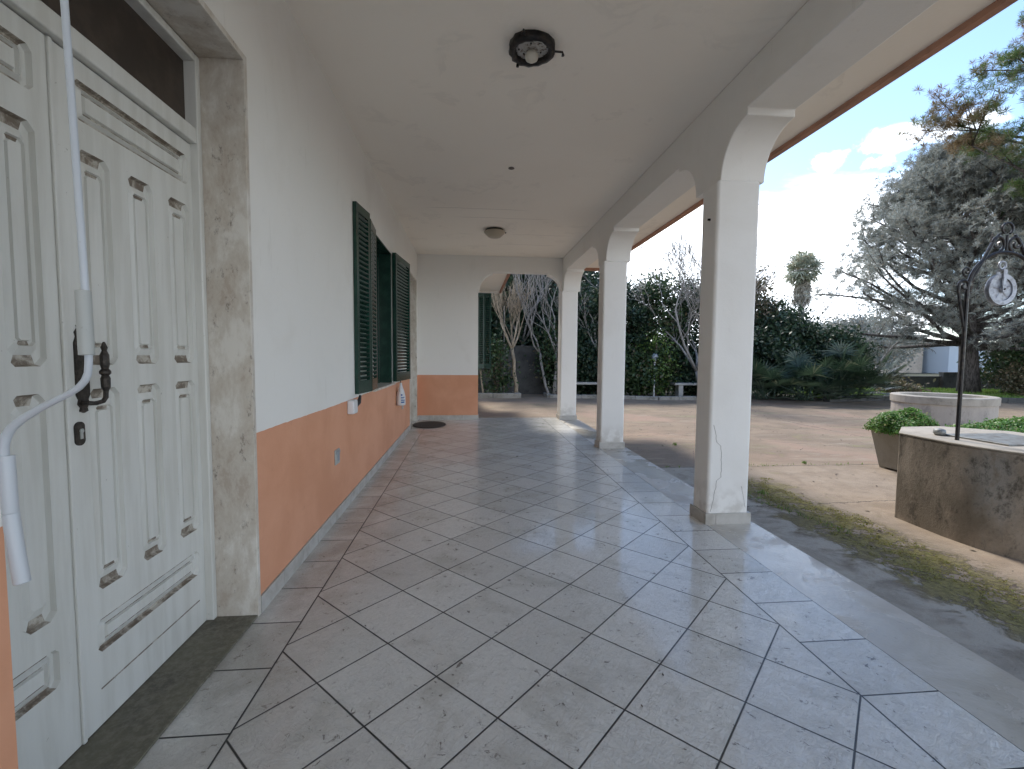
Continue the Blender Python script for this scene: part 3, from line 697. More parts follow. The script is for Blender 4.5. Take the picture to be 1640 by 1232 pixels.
MB().lathe((4.73, 1.80, ZT), [(.03, 0), (.045, .02), (.04, .05), (.015, .06)], 14).build('knob', M['lid'], b, smooth=True)
# iron arch : part of its own
A = thing('well_arch', (4.93, 1.57, ZT), 'black wrought iron arch with scrolls on the near well', 'well arch')
ax0, ax1, yA = 4.634, 5.286, 1.57; cxA = 4.96; zs = 1.88; rA = .326
MB().tube([(ax0, yA, ZT), (ax0, yA, zs)], .0145, 8).build('post', M['iron'], A)
MB().tube([(ax1, yA, ZT), (ax1, yA, zs)], .0125, 8).build('post', M['iron'], A)
MB().tube([(cxA + rA * math.cos(R_(a)), yA, zs + rA * math.sin(R_(a))) for a in range(180, -1, -8)] + [(cxA + rA, yA, zs)], .014, 8).build('hoop', M['iron'], A)
def scroll(c, r0, a0, turns, sgn=1, rad_=.007, grow_=.80):
    pts = []
    for i in range(26):
        a = a0 + sgn * turns * 2 * math.pi * i / 25; r = r0 * (1 - grow_ * i / 25)
        pts.append((c[0] + r * math.cos(a), yA, c[1] + r * math.sin(a)))
    return pts
for sg in (-1, 1):
    mx = lambda pts: [(cxA + sg * (p[0] - cxA), p[1], p[2]) for p in pts]
    # outer rising bar from the post to the crest
    MB().tube(mx([(cxA - .315, yA, 1.95), (cxA - .26, yA, 2.03), (cxA - .20, yA, 2.14), (cxA - .13, yA, 2.27), (cxA - .07, yA, 2.35)]), [.010, .013, .014, .013, .009], 8).build('brace', M['iron'], A)
    MB().tube(mx(scroll((cxA - .085, 2.275), .070, -1.2, 1.3, 1)), .0105, 8).build('scroll', M['iron'], A)
    MB().tube(mx([(ax0 - .012, yA, 1.60), (ax0 - .05, yA, 1.76), (ax0 - .078, yA, 1.88)] + scroll((ax0 - .030, 1.93), .05, math.pi, 1.2, -1)), .0105, 8).build('scroll', M['iron'], A)
    MB().tube(mx(scroll((ax0 - .015, 2.045), .040, -1.6, 1.2, -1)), .0075, 8).build('scroll', M['iron'], A)
MB().tube([(cxA + .048 * math.cos(a), yA, 2.395 + .045 * math.sin(a)) for a in [R_(x) for x in range(-60, 241, 20)]], .0085, 8).build('finial', M['iron'], A)
MB().tube([(cxA, yA, 2.19), (cxA, yA, 2.345)], .010, 8).build('stem', M['iron'], A)
# pulley hanging in the arch
cxA = 4.935
U = thing('pulley', (cxA, yA, 1.91), 'grey steel pulley wheel hanging in the iron well arch', 'pulley')
mb = MB()
n = 28; pr = [(.126, -.018), (.129, -.012), (.112, -.004), (.112, .004), (.129, .012), (.126, .018), (.092, .016), (.092, -.016), (.126, -.018)]
vs = [(cxA + r * math.cos(2 * math.pi * k / n), yA + h, 1.905 + r * math.sin(2 * math.pi * k / n)) for r, h in pr for k in range(n)]
mb.add(vs, [(i * n + k, i * n + (k + 1) % n, (i + 1) * n + (k + 1) % n, (i + 1) * n + k) for i in range(len(pr) - 1) for k in range(n)])
M['galv'] = mat('galvanised_steel', lambda t, b, P: setc(t, b, mixc(t, noise(t, P, 30, 4).ss(.4, .7), (.34, .36, .39), (.20, .20, .21))), rough=.45, metal=.35)
mb.build('rim', M['galv'], U, smooth=False)
sp = MB().lathe((cxA, yA, 1.905), [(.093, -.005), (.0935, -.003), (.0935, .003), (.093, .005)], 28, 'y')
for k in range(5):
    a = k * 2 * math.pi / 5 + .4
    sp.tube([(cxA + .012 * math.cos(a), yA, 1.905 + .012 * math.sin(a)), (cxA + .090 * math.cos(a), yA, 1.905 + .090 * math.sin(a))], .009, 6)
sp.lathe((cxA, yA, 1.905), [(.024, -.02), (.026, -.015), (.026, .015), (.024, .02)], 14, 'y'); sp.build('spokes', M['galv'], U)
fk = MB()
for sy in (-1, 1):
    fk.box(cxA - .016, cxA + .016, yA + sy * .026 - .003, yA + sy * .026 + .003, 1.885, 2.055)
fk.box(cxA - .016, cxA + .016, yA - .029, yA + .029, 2.055, 2.063)
fk.tube([(cxA + .030 * math.cos(a), yA, 2.100 + .030 * math.sin(a)) for a in [R_(x) for x in range(-90, 271, 20)]], .009, 8, False)
fk.build('fork', M['galv'], U)
fk = MB().tube([(cxA, yA - .034, 1.905), (cxA, yA + .034, 1.905)], .008, 8); fk.build('axle', M['iron'], U)
# ------------------------------------------------------------------ foliage tools
nr = np.random.RandomState(5)
def cards(name, C, N, size, aspect, mat_, parent, tri=False, dirs=None, droop=0):
    """one small leaf per centre; N = rough normal; leaf length size"""
    n = len(C); off = np.array(parent['_o']) if parent and '_o' in parent else np.zeros(3)
    C = C - off
    if dirs is None:
        dirs = nr.normal(size=(n, 3))
    dirs = dirs / (np.linalg.norm(dirs, axis=1, keepdims=True) + 1e-9)
    s2 = np.cross(dirs, N); s2 /= (np.linalg.norm(s2, axis=1, keepdims=True) + 1e-9)
    L = (size * nr.uniform(.65, 1.35, n))[:, None]; W_ = L * aspect
    up = np.cross(s2, dirs)
    a = C - dirs * L * .5; c = C + dirs * L * .5 - np.array([0, 0, 1]) * L * droop
    if tri:
        V_ = np.stack([a - s2 * W_ * .5, a + s2 * W_ * .5, c], 1).reshape(-1, 3); k = 3
    else:
        V_ = np.stack([a, C + s2 * W_ * .5 + up * W_ * .12, c, C - s2 * W_ * .5 + up * W_ * .12], 1).reshape(-1, 3); k = 4
    me = bpy.data.meshes.new(name); me.vertices.add(n * k); me.vertices.foreach_set('co', V_.ravel())
    me.loops.add(n * k); me.loops.foreach_set('vertex_index', np.arange(n * k)); me.polygons.add(n)
    me.polygons.foreach_set('loop_start', np.arange(0, n * k, k)); me.polygons.foreach_set('loop_total', np.full(n, k))
    me.update(calc_edges=True); me.materials.append(mat_)
    o = bpy.data.objects.new(name, me); col.objects.link(o); o.parent = parent
    return o
def lumpy(center, rad3, nclump, per, clump_r, surf=.55, zmin=None):
    """leaf positions in clumps over an uneven ellipsoid crown"""
    u = nr.normal(size=(nclump, 3)); u /= np.linalg.norm(u, axis=1, keepdims=True)
    lob = 1 + .16 * np.sin(u[:, 0] * 5 + center[0] * 3) * np.cos(u[:, 2] * 4 + center[0]) + .12 * np.sin(u[:, 1] * 7 + u[:, 2] * 6 + center[0] * 5)
    r = (surf + (1 - surf) * nr.rand(nclump) ** .5) * lob * nr.uniform(.86, 1.10, nclump)
    cc = np.array(center) + u * np.array(rad3) * r[:, None]
    if zmin is not None: cc[:, 2] = np.maximum(cc[:, 2], zmin + nr.rand(nclump) * .3)
    p = np.repeat(cc, per, 0) + nr.normal(size=(nclump * per, 3)) * np.array([clump_r, clump_r, clump_r * .6])
    nn_ = np.repeat(u, per, 0) * .7 + nr.normal(size=(nclump * per, 3)) * .7 + np.array([0, 0, .5])
    return p, nn_
def grow_branches(mb, tips, p, d_, L, r, lvl, maxl, spread, up, rn, seg=3, kids=(2, 4), nside=5, ratio=.72, curl=.18, minr=.0035):
    pts = [p.copy()]; rad_ = [r]; q = p.copy(); dd = d_.normalized()
    for i in range(seg):
        dd = (dd + Vector((rn.gauss(0, curl), rn.gauss(0, curl), rn.gauss(0, curl) + up * .12))).normalized()
        q = q + dd * (L / seg); pts.append(q.copy()); rad_.append(max(minr, r * (1 - .42 * (i + 1) / seg)))
    mb.tube(pts, rad_, nside if lvl < 2 else (4 if lvl < 3 else 3), lvl == 0)
    if lvl >= maxl: tips.append((q.copy(), dd.copy())); return
    for k in range(rn.randint(*kids)):
        fr_ = 1.0 if k == 0 else rn.uniform(.35, 1.0); idx = fr_ * seg; i0 = min(int(idx), seg - 1); s0 = pts[i0].lerp(pts[i0 + 1], idx - i0)
        side = Vector((rn.gauss(0, 1), rn.gauss(0, 1), rn.gauss(0, .6))); side = (side - dd * side.dot(dd)).normalized()
        nd = (dd + side * spread * rn.uniform(.5, 1.2) + Vector((0, 0, up * .35))).normalized()
        grow_branches(mb, tips, s0, nd, L * ratio * rn.uniform(.75, 1.2), max(minr, rad_[min(i0 + 1, seg)] * (.8 if k == 0 else .62)), lvl + 1, maxl, spread, up, rn, seg, kids, nside, ratio, curl, minr)
def shrub(name, loc, h, rx, ry, mkey, label, cat, group, leaf_=.135, n=260, per=40, cl=.22, trunk=True, zlow=.02, asp=.5, mk2=None):
    t_ = thing(name, (loc[0], loc[1], G), label, cat, group)
    z0 = G + zlow * h; zc = (z0 + h + G) / 2; rz = (h + G - z0) / 2
    P_, N_ = lumpy((loc[0], loc[1], zc), (rx, ry, rz), int(n * 1.15), per, cl, .45, G + .12)
    cards('crown', P_, N_, leaf_, asp, M[mkey], t_)
    rn = random.Random(int(loc[0] * 100 + loc[1]))
    mb = MB()
    for k in range(4):
        a = rn.uniform(0, 6.28); e = Vector((loc[0] + math.cos(a) * rx * .45, loc[1] + math.sin(a) * ry * .45, G + h * rn.uniform(.55, .8)))
        s0 = Vector((loc[0] + rn.uniform(-.12, .12), loc[1] + rn.uniform(-.1, .1), G)); m1 = s0.lerp(e, .45) + Vector((rn.gauss(0, .08), rn.gauss(0, .08), .1))
        mb.tube([s0, m1, e], [.05 + h * .008, .035, .012], 6)
        for _ in range(5):
            tpt = m1.lerp(e, rn.random()); mb.tube([tpt, tpt + Vector((rn.gauss(0, .3) * rx, rn.gauss(0, .3) * ry, rn.uniform(.1, .4) * h * .5))], [.016, .005], 4)
    mb.build('trunk', M['bark'], t_)
    return t_
# ------------------------------------------------------------------ garden: kerbs, beds
def kerb_run(pts, h, w_, name='kerb', m_='kerb'):
    mb = MB()
    for i in range(len(pts) - 1):
        a = Vector((*pts[i], 0)); b_ = Vector((*pts[i + 1], 0)); L = (b_ - a).length; u = (b_ - a) / L; nn = Vector((-u.y, u.x, 0)) * w_ / 2
        k = max(1, round(L / .9))
        for j in range(k):
            p = a + u * (L * j / k + .006); q = a + u * (L * (j + 1) / k - .006); dz = rnd.uniform(-.008, .008)
            vs = [p - nn, q - nn, q + nn, p + nn]
            mb.add([(v.x, v.y, G - .02) for v in vs] + [(v.x, v.y, G + h + dz) for v in vs], [(0, 3, 2, 1), (4, 5, 6, 7), (0, 1, 5, 4), (1, 2, 6, 5), (2, 3, 7, 6), (3, 0, 4, 7)])
    return tag(mb.build(name, M[m_], bevel=.012), kind='structure')
kerb_run([(-3, 14.0), (2.28, 14.0), (2.28, 15.0)], .17, .22)
kerb_run([(3.42, 15.0), (3.42, 14.1), (5.6, 13.8), (7.0, 13.25), (8.4, 13.25), (10.2, 13.4)], .12, .20)
kerb_run([(12.6, 12.6), (14.2, 12.95), (16.5, 12.9), (19.5, 11.9), (24, 10.6), (30, 8.6)], .17, .24, m_='block')  # darker block material puts the shade on this kerb into its colour
def sheet(name, poly, z, m_):
    return tag(MB().add([(x, y, z) for x, y in poly], [tuple(range(len(poly)))]).build(name, m_), kind='structure')
sheet('garden_soil', [(-4, 14.1), (2.2, 14.1), (2.3, 17), (3.42, 17), (3.42, 14.2), (5.6, 13.9), (7.0, 13.35), (8.4, 13.35), (10.2, 13.4), (12.6, 12.65), (14.2, 13.0), (16.5, 12.95), (19.5, 11.95), (24, 10.65), (30, 8.65), (60, 8), (70, 60), (-30, 60), (-30, 14.1)], G + .03, M['soil'])
# grass
gx = nr.uniform(13, 32, 26000); gy = 12.95 + nr.uniform(.1, 6.5, 26000) - np.clip(gx - 16.5, 0, 20) * .33
dens = np.sin(gx * 1.3) * np.cos(gy * 1.7) + nr.uniform(-1, 1, 26000); kpt = dens > -.7
C_ = np.stack([gx, gy, np.full_like(gx, G + .10)], 1)[kpt]
gd = nr.normal(size=C_.shape) * .35 + np.array([0, 0, 1])
og = cards('grass', C_, nr.normal(size=C_.shape), .17, .22, M['grass'], None, tri=True, dirs=gd); tag(og, 'short green grass behind the kerb on the right', 'grass', kind='stuff')
# ------------------------------------------------------------------ planter
PX, PYc = 6.30, 3.58
b = thing('planter', (PX, PYc, G), 'square tapered cement planter between the two wells', 'planter')
def frust(mb, c, z0, z1, h0, h1, inner=None):
    vs = [(c[0] + sx * h0, c[1] + sy * h0, z0) for sx, sy in ((-1, -1), (1, -1), (1, 1), (-1, 1))] + [(c[0] + sx * h1, c[1] + sy * h1, z1) for sx, sy in ((-1, -1), (1, -1), (1, 1), (-1, 1))]
    mb.add(vs, [(0, 3, 2, 1), (4, 5, 6, 7), (0, 1, 5, 4), (1, 2, 6, 5), (2, 3, 7, 6), (3, 0, 4, 7)])
mb = MB(); frust(mb, (PX, PYc), G + .02, .37, .205, .280); frust(mb, (PX, PYc), .37, .41, .292, .292)
mb.build('body', M['planter'], b, bevel=.006)
for sx in (-1, 1):
    for sy in (-1, 1): MB().box(PX + sx * .16 - .04, PX + sx * .16 + .04, PYc + sy * .16 - .04, PYc + sy * .16 + .04, G, G + .021).build('foot', M['planter'], b)
def herb(loc, r3, label, n, per=14, leaf_=.035):
    t_ = thing('leafy_plant', loc, label, 'plant')
    u = nr.normal(size=(n, 3)); u[:, 2] = np.abs(u[:, 2]); u /= np.linalg.norm(u, axis=1, keepdims=True)
    lob = 1 + .14 * np.sin(u[:, 0] * 6 + loc[0]) + .10 * np.cos(u[:, 1] * 8)
    cc = np.array(loc) + u * np.array(r3) * (lob * nr.uniform(.80, 1.04, n))[:, None]
    P_ = np.repeat(cc, per, 0) + nr.normal(size=(n * per, 3)) * .018
    cards('leaves', P_, np.repeat(u, per, 0) + nr.normal(size=P_.shape) * .5 + np.array([0, 0, .6]), leaf_, .75, M['clover'], t_)
    mb = MB(); rn = random.Random(4)
    for i in range(40):
        q = cc[rn.randrange(n)]; mb.tube([Vector(loc) + Vector((rn.gauss(0, .05), rn.gauss(0, .05), -.06)), Vector(loc).lerp(Vector(q), .5) + Vector((0, 0, .02)), Vector(q)], [.004, .003, .002], 4)
    mb.build('stems', M['bright'], t_)
    return t_
herb((PX - .06, PYc + .03, .39), (.31, .31, .25), 'rounded bright green plant growing in the square planter', 1500, leaf_=.024)
b = thing('trough', (7.15, 3.25, G), 'long low cement trough behind the near well', 'planter')
MB().box(6.50, 8.6, 2.9, 3.4, G, .42).build('body', M['planter'], b, bevel=.01)
herb((7.5, 3.15, .38), (1.05, .36, .20), 'low spreading bright green plant behind the near well', 3000, leaf_=.028)
# ------------------------------------------------------------------ round cistern
b = thing('cistern', (9.5, 6.05, G), 'large round cement cistern with overhanging rim behind planter', 'cistern')
CC = (9.52, 6.05, 0)
MB().lathe(CC, [(.745, G - .02), (.745, .55)], 48).build('body', M['cistern'], b, smooth=False)
MB().lathe(CC, [(.75, .515), (.765, .52), (.77, .645), (.755, .66), (.62, .66), (.61, .65), (.61, .50)], 48).build('rim', M['wellcap'], b, smooth=False)
# ------------------------------------------------------------------ benches, lamp post, walls
def bench(x0, x1, y, label):
    b = thing('stone_bench', ((x0 + x1) / 2, y, G), label, 'bench', 'stone benches along the hedge')
    MB().box(x0, x1, y - .19, y + .19, .34, .42).build('seat', M['bench'], b, bevel=.012)
    for xx in (x0 + .18, x1 - .36): MB().box(xx, xx + .17, y - .15, y + .15, G + .03, .34).build('leg', M['bench'], b, bevel=.01)
bench(7.85, 9.5, 14.05, 'grey stone bench by the bare tree, half behind the nearest pillar')
bench(3.95, 5.6, 14.35, 'grey stone bench seen between the two far pillars')
lp = at(1047, 634, 1, 14.1)
b = thing('garden_lamp', (lp.x, 14.1, G), 'thin white garden lamp post with dark globe before the hedge', 'lamp post')
MB().tube([(lp.x, 14.1, G), (lp.x, 14.1, 1.17)], .028, 10).build('pole', M['plastic'], b)
MB().lathe((lp.x, 14.1, 1.17), [(.045, 0), (.06, .03), (.06, .05), (.11, .09), (.135, .17), (.11, .25), (.05, .29), (.01, .30)], 18).build('globe', M['grey'], b, smooth=True)
st = thing('wooden_stake', (1.02, 14.4, G), 'pale leaning stake behind the kerb beside the house corner', 'stake')
MB().tube([(1.09, 14.45, G), (.98, 14.45, .85)], .035, 6).build('shaft', M['tan'], st)
st = thing('thin_post', (1.82, 14.6, G), 'thin grey metal post left of the tan bare tree', 'post')
MB().tube([(1.84, 14.6, G), (1.82, 14.6, 3.1)], .016, 8).build('shaft', M['bare'], st)
def block_wall(x0, x1, y, h, label, th=.2, course=.2, m_='block'):
    b = thing('block_wall', ((x0 + x1) / 2, y, G), label, 'wall')
    mb = MB(); n = int(h / course)
    for i in range(n):
        L = x1 - x0; k = max(1, int(L / 3))
        mb.box(x0, x1, y + .0, y + th, G + i * course + (.0 if i == 0 else .012), G + (i + 1) * course)
    mb.box(x0 + .01, x1 - .01, y + .012, y + th - .012, G, G + n * course - .01)
    mb.build('blocks', M[m_], b)
    MB().box(x0 - .02, x1 + .02, y - .02, y + th + .02, G + n * course, G + n * course + .05).build('coping', M[m_], b)
block_wall(-3, 3.6, 15.6, 1.9, 'dark grey block wall behind the tan bare tree')
block_wall(17.6, 22.8, 18.0, .74, 'low grey garden wall in front of the beige house')
block_wall(22.85, 34, 17.9, .95, 'higher stretch of grey garden wall beyond the pine trunk')
b = thing('beige_house', (44, 42, G), 'distant beige house behind the low grey garden wall', 'house')
MB().box(38, 47.5, 42, 50, G, 3.6).build('wall', M['farwall'], b)
for xx in (40, 43.5):
    f2 = MB().box(xx, xx + 1.4, 41.97, 42.0, .9, 2.4).build('window', M['glass'], b); MB().box(xx - .1, xx + 1.5, 41.9, 41.965, .78, .89).build('sill', M['farwall'], f2)
MB().box(37.7, 47.8, 41.7, 50.3, 3.6, 3.85).build('roof', M['kerb'], b)
b = thing('blue_shed', (50, 41, G), 'pale blue grey outbuilding at the right of the beige house', 'shed')
MB().box(48.2, 56, 40, 46, G, 2.9).build('wall', M['farblue'], b)
MB().box(47.9, 56.3, 39.7, 46.3, 2.9, 3.1).build('roof', M['kerb'], b)
# ------------------------------------------------------------------ trees and shrubs
HG = 'evergreen shrubs of the hedge'
shrub('evergreen_shrub', (4.6, 15.6), 4.4, 1.2, 1.0, 'ever', 'dark evergreen shrub behind the farthest stone bench', 'shrub', HG, n=300)
shrub('evergreen_shrub', (6.35, 15.6), 4.5, 1.25, 1.1, 'ever', 'dark evergreen shrub just right of the second pillar', 'shrub', HG, n=300)
shrub('evergreen_shrub', (8.0, 15.9), 4.75, 1.25, 1.1, 'ever2', 'greener evergreen shrub behind the grey bare tree', 'shrub', HG, n=320)
shrub('evergreen_shrub', (9.7, 15.7), 4.5, 1.3, 1.1, 'ever', 'dark evergreen shrub hidden mostly by the nearest pillar', 'shrub', HG, n=300)
shrub('evergreen_shrub', (11.3, 15.2), 4.75, 1.0, 1.0, 'olive', 'browning tall shrub just right of the nearest pillar', 'shrub', HG, n=260)
shrub('evergreen_shrub', (11.7, 14.0), 3.2, 1.5, 1.1, 'ever', 'broad dark shrub behind the fan palms', 'shrub', HG, n=420)
shrub('evergreen_shrub', (13.6, 13.9), 2.55, 1.3, 1.0, 'ever', 'low dark shrub at the right end of hedge', 'shrub', HG, n=320)
shrub('bright_bush', (7.35, 14.5), 2.35, .55, .5, 'bright', 'yellow green bush in front of the hedge near lamp post', 'bush', None, leaf_=.09, n=90, per=26)
shrub('low_hedge_bush', (6.9, 14.7), 1.9, 1.3, .7, 'ever2', 'low mid green bush around the garden lamp post', 'bush', None, n=240)
shrub('low_hedge_bush', (9.1, 14.9), 1.6, 1.2, .5, 'ever', 'low dark bush behind the half hidden bench', 'bush', None, n=220)
shrub('low_hedge_bush', (5.1, 15.0), 1.9, 1.0, .5, 'ever', 'low dark bush behind the bench of far pillars', 'bush', None, n=200)
shrub('glossy_bush', (1.55, 14.55), 2.1, .45, .4, 'ever2', 'glossy leaved bush left of the tan bare tree trunk', 'bush', None, leaf_=.13, n=80, per=20)
shrub('glossy_bush', (3.9, 15.0), 2.6, .7, .5, 'ever2', 'glossy dark bush behind the brown stems at the arch', 'bush', None, leaf_=.13, n=150, per=22)
for x_, y_, h_, rx_, ll in ((-.6, 18.6, 6.4, 2.0, 'tall evergreen tree behind the block wall, farthest left'), (2.2, 18.8, 7.0, 2.0, 'tall evergreen tree behind the block wall, behind tan bare tree'), (4.9, 18.6, 6.2, 1.7, 'tall evergreen tree behind the hedge seen past the far pillars')):
    shrub('evergreen_tree', (x_, y_), h_, rx_, 1.5, 'ever', ll, 'tree', 'tall evergreens beyond the block wall', n=800, per=40, cl=.3, zlow=.05, leaf_=.24)
for x_, y_, h_, rx_, ll in ((21.5, 27, 4.6, 2.0, 'small pale tree on the skyline beneath the tall palm'), (26.5, 27.5, 4.4, 2.4, 'small pale tree between the tall palm and the pine'), (31, 30, 5.0, 3.0, 'pale tree behind the lower left of the pine')):
    shrub('distant_tree', (x_, y_), h_, rx_, 1.8, 'pine', ll, 'tree', 'distant trees on the skyline', n=260, per=26, cl=.38, zlow=.12, leaf_=.20)
shrub('right_bush', (23.0, 14.6), 2.4, 1.8, 1.2, 'ever2', 'green bush behind kerb right of the pine trunk', 'bush', None, n=300, leaf_=.13)
shrub('dry_bush', (21.9, 13.6), 1.3, 1.0, .7, 'olive', 'dry brownish bush at the foot of the pine', 'bush', None, n=160, leaf_=.10)
shrub('flowering_plant', (16.3, 13.6), .62, .45, .4, 'olive', 'small clump with yellowish leaves on the grass', 'plant', None, n=50, per=14, leaf_=.14)
shrub('right_bush', (28, 17), 4.2, 2.4, 1.6, 'olive', 'brownish tree at the right edge beyond pine trunk', 'bush', None, n=320, leaf_=.16)
def bare_tree(loc, label, L, r, maxl, spread, up, seed, mk='bare', lean=(0, 0), kids=(2, 4), ratio=.72, group=None, curl=.18, stems=1, trunk_h=1.4, name='bare_tree', minr=.0045, base_kids=3):
    t_ = thing(name, (loc[0], loc[1], G), label, 'tree', group); rn = random.Random(seed); tb = MB(); cb = MB(); tips = []
    for s0 in range(stems):
        p = Vector((loc[0] + rn.uniform(-.12, .12) * (stems > 1), loc[1] + rn.uniform(-.1, .1) * (stems > 1), G - .02)); pts = [p]
        for k in range(4): pts.append(pts[-1] + Vector((lean[0] / 4 + rn.gauss(0, .05) + (s0 - (stems - 1) / 2) * .09, lean[1] / 4 + rn.gauss(0, .04), trunk_h / 4)))
        tb.tube(pts, [r * 1.15, r, r * .92, r * .85, r * .8], 8)
        for k in range(base_kids):
            a = rn.uniform(0, 6.28) if base_kids < 4 else k * 6.28 / base_kids + rn.uniform(-.3, .3)
            dd = Vector((math.cos(a) * spread * 1.1, math.sin(a) * spread * .8, 1)).normalized()
            grow_branches(cb, tips, pts[-1] - Vector((0, 0, .03)), dd, L * rn.uniform(.8, 1.15), r * .62, 0, maxl, spread, up, rn, 4, kids, 6, ratio, curl, minr)
    tb.build('trunk', M[mk], t_, smooth=True); cb.build('crown', M[mk], t_, smooth=True); return t_, tips
bare_tree((2.24, 14.45), 'sunlit tan bare tree with upright twigs behind the low kerb', .95, .070, 4, .46, 1.2, 11, 'tan', trunk_h=1.75, kids=(2, 4), curl=.10, lean=(-.1, 0), base_kids=5, ratio=.80, minr=.007)
bare_tree((8.95, 13.9), 'grey leafless tree with tall wavy branches left of nearest pillar', 2.5, .080, 4, .62, .62, 23, 'bare', trunk_h=1.0, kids=(3, 4), base_kids=5, ratio=.66, lean=(-.25, 0), minr=.007)
bare_tree((3.6, 14.6), 'bare whitish tree with brown stems at right inside the end arch', 1.9, .05, 3, .5, .7, 31, 'bare', trunk_h=1.6, stems=3, kids=(2, 4), base_kids=2, ratio=.7, minr=.008)
bare_tree((2.9, 17.4), 'large pale bare tree high behind the end arch', 2.2, .09, 4, .6, .7, 35, 'bare', trunk_h=2.0, kids=(2, 4), base_kids=4, ratio=.7, minr=.009)
bare_tree((5.5, 14.9), 'pale bare tree with curved branch between the two far pillars', 1.5, .07, 3, .6, .6, 37, 'bare', trunk_h=1.3, kids=(2, 4), base_kids=3, minr=.008)
bare_tree((13.0, 15.6), 'grey bare tree showing above the dark shrubs right of pillar', 1.5, .08, 3, .7, .3, 41, 'bare', trunk_h=1.6, kids=(2, 4), base_kids=4, minr=.009)
bare_tree((18.6, 17.0), 'thin grey bare tree under the left side of the pine', 1.4, .08, 3, .8, .1, 43, 'bare', trunk_h=1.2, kids=(2, 4), base_kids=4, minr=.009)
# fan palms
def fan_palm(loc, h, n, label, s):
    rn = random.Random(s); t_ = thing('fan_palm', (loc[0], loc[1], G), label, 'palm', 'fan palms at the hedge foot')
    C0 = []; D0 = []; N0 = []; mb = MB()
    for i in range(n):
        a = rn.uniform(0, 6.28); e = rn.uniform(.05, 1.35); L = h * rn.uniform(.55, .95)
        d0 = Vector((math.cos(a) * math.cos(e), math.sin(a) * math.cos(e), math.sin(e)))
        base = Vector((loc[0] + rn.gauss(0, .15), loc[1] + rn.gauss(0, .12), G + .1)); tip = base + d0 * L; tip.z = max(tip.z, G + .15)
        mb.tube([base, base.lerp(tip, .5) + Vector((0, 0, .05)), tip], [.013, .010, .007], 4)
        side = d0.cross(Vector((0, 0, 1))); side = side.normalized() if side.length > .1 else Vector((1, 0, 0)); up_ = side.cross(d0)
        fl = rn.uniform(.42, .62) 
        for k in range(17):
            b_ = R_(-100 + 200 * k / 16); dd = (d0 * math.cos(b_) + side * math.sin(b_) + up_ * .15).normalized()
            c = tip + dd * fl * .5; C0.append(c); D0.append(dd); N0.append(up_ + Vector((rn.gauss(0, .1), 0, 0)))
    cards('fronds', np.array(C0), np.array(N0), .58, .075, M['fan'], t_, dirs=np.array(D0), droop=.12)
    mb.build('stalks', M['fan'], t_)
for i, (x_, y_, h_, n_, ll) in enumerate(((10.3, 12.5, 1.25, 24, 'fan palm nearest the pillar, low and dark'), (11.4, 12.2, 1.5, 30, 'fan palm in the middle of the dark clump'), (12.7, 12.5, 1.8, 38, 'tallest fan palm of the dark clump'), (13.7, 12.6, 1.5, 28, 'fan palm at the right end beside the grass'))):
    fan_palm((x_, y_), h_, n_, ll, 50 + i)
# tall palm
def tall_palm():
    x_, y_ = 36.1, 45.0; t_ = thing('tall_palm', (x_, y_, G), 'tall fan palm with dead frond skirt far away on the skyline', 'palm'); rn = random.Random(8)
    MB().tube([(x_, y_, G), (x_, y_, 5), (x_, y_, 10.4)], [.34, .28, .30], 10).build('trunk', M['pinebark'], t_)
    def fans(nm, n, e0, e1, L0, L1, zc, key, fs):
        C0 = []; D0 = []; N0 = []
        for i in range(n):
            a = rn.uniform(0, 6.28); e = rn.uniform(e0, e1); L = rn.uniform(L0, L1)
            d0 = Vector((math.cos(a) * math.cos(e), math.sin(a) * math.cos(e), math.sin(e))); z = zc + rn.uniform(-.3, .3) if nm == 'fronds' else rn.uniform(8.3, 10.2)
            tip = Vector((x_, y_, z)) + d0 * L; side = d0.cross(Vector((0, 0, 1))); side = side.normalized() if side.length > .05 else Vector((1, 0, 0)); up_ = side.cross(d0)
            for q in range(4): C0.append(Vector((x_, y_, z)) + d0 * L * (q + .5) / 4); D0.append(d0); N0.append(up_)
            for k in range(19):
                b_ = R_(-115 + 230 * k / 18); dd = (d0 * math.cos(b_) + side * math.sin(b_) + Vector((rn.gauss(0, .12), rn.gauss(0, .12), rn.gauss(0, .38) - .1))).normalized(); C0.append(tip + dd * fs * .5); D0.append(dd); N0.append(up_ + Vector((rn.gauss(0, .8), rn.gauss(0, .8), 0)))
        cards(nm, np.array(C0), np.array(N0), fs, .13, M[key], t_, dirs=np.array(D0), droop=.22)
    fans('fronds', 80, -.9, 1.5, .8, 1.5, 10.8, 'palm', .95)
    fans('dead_fronds', 90, -1.45, -.95, .7, 1.1, 9.5, 'deadpalm', .75)
tall_palm()
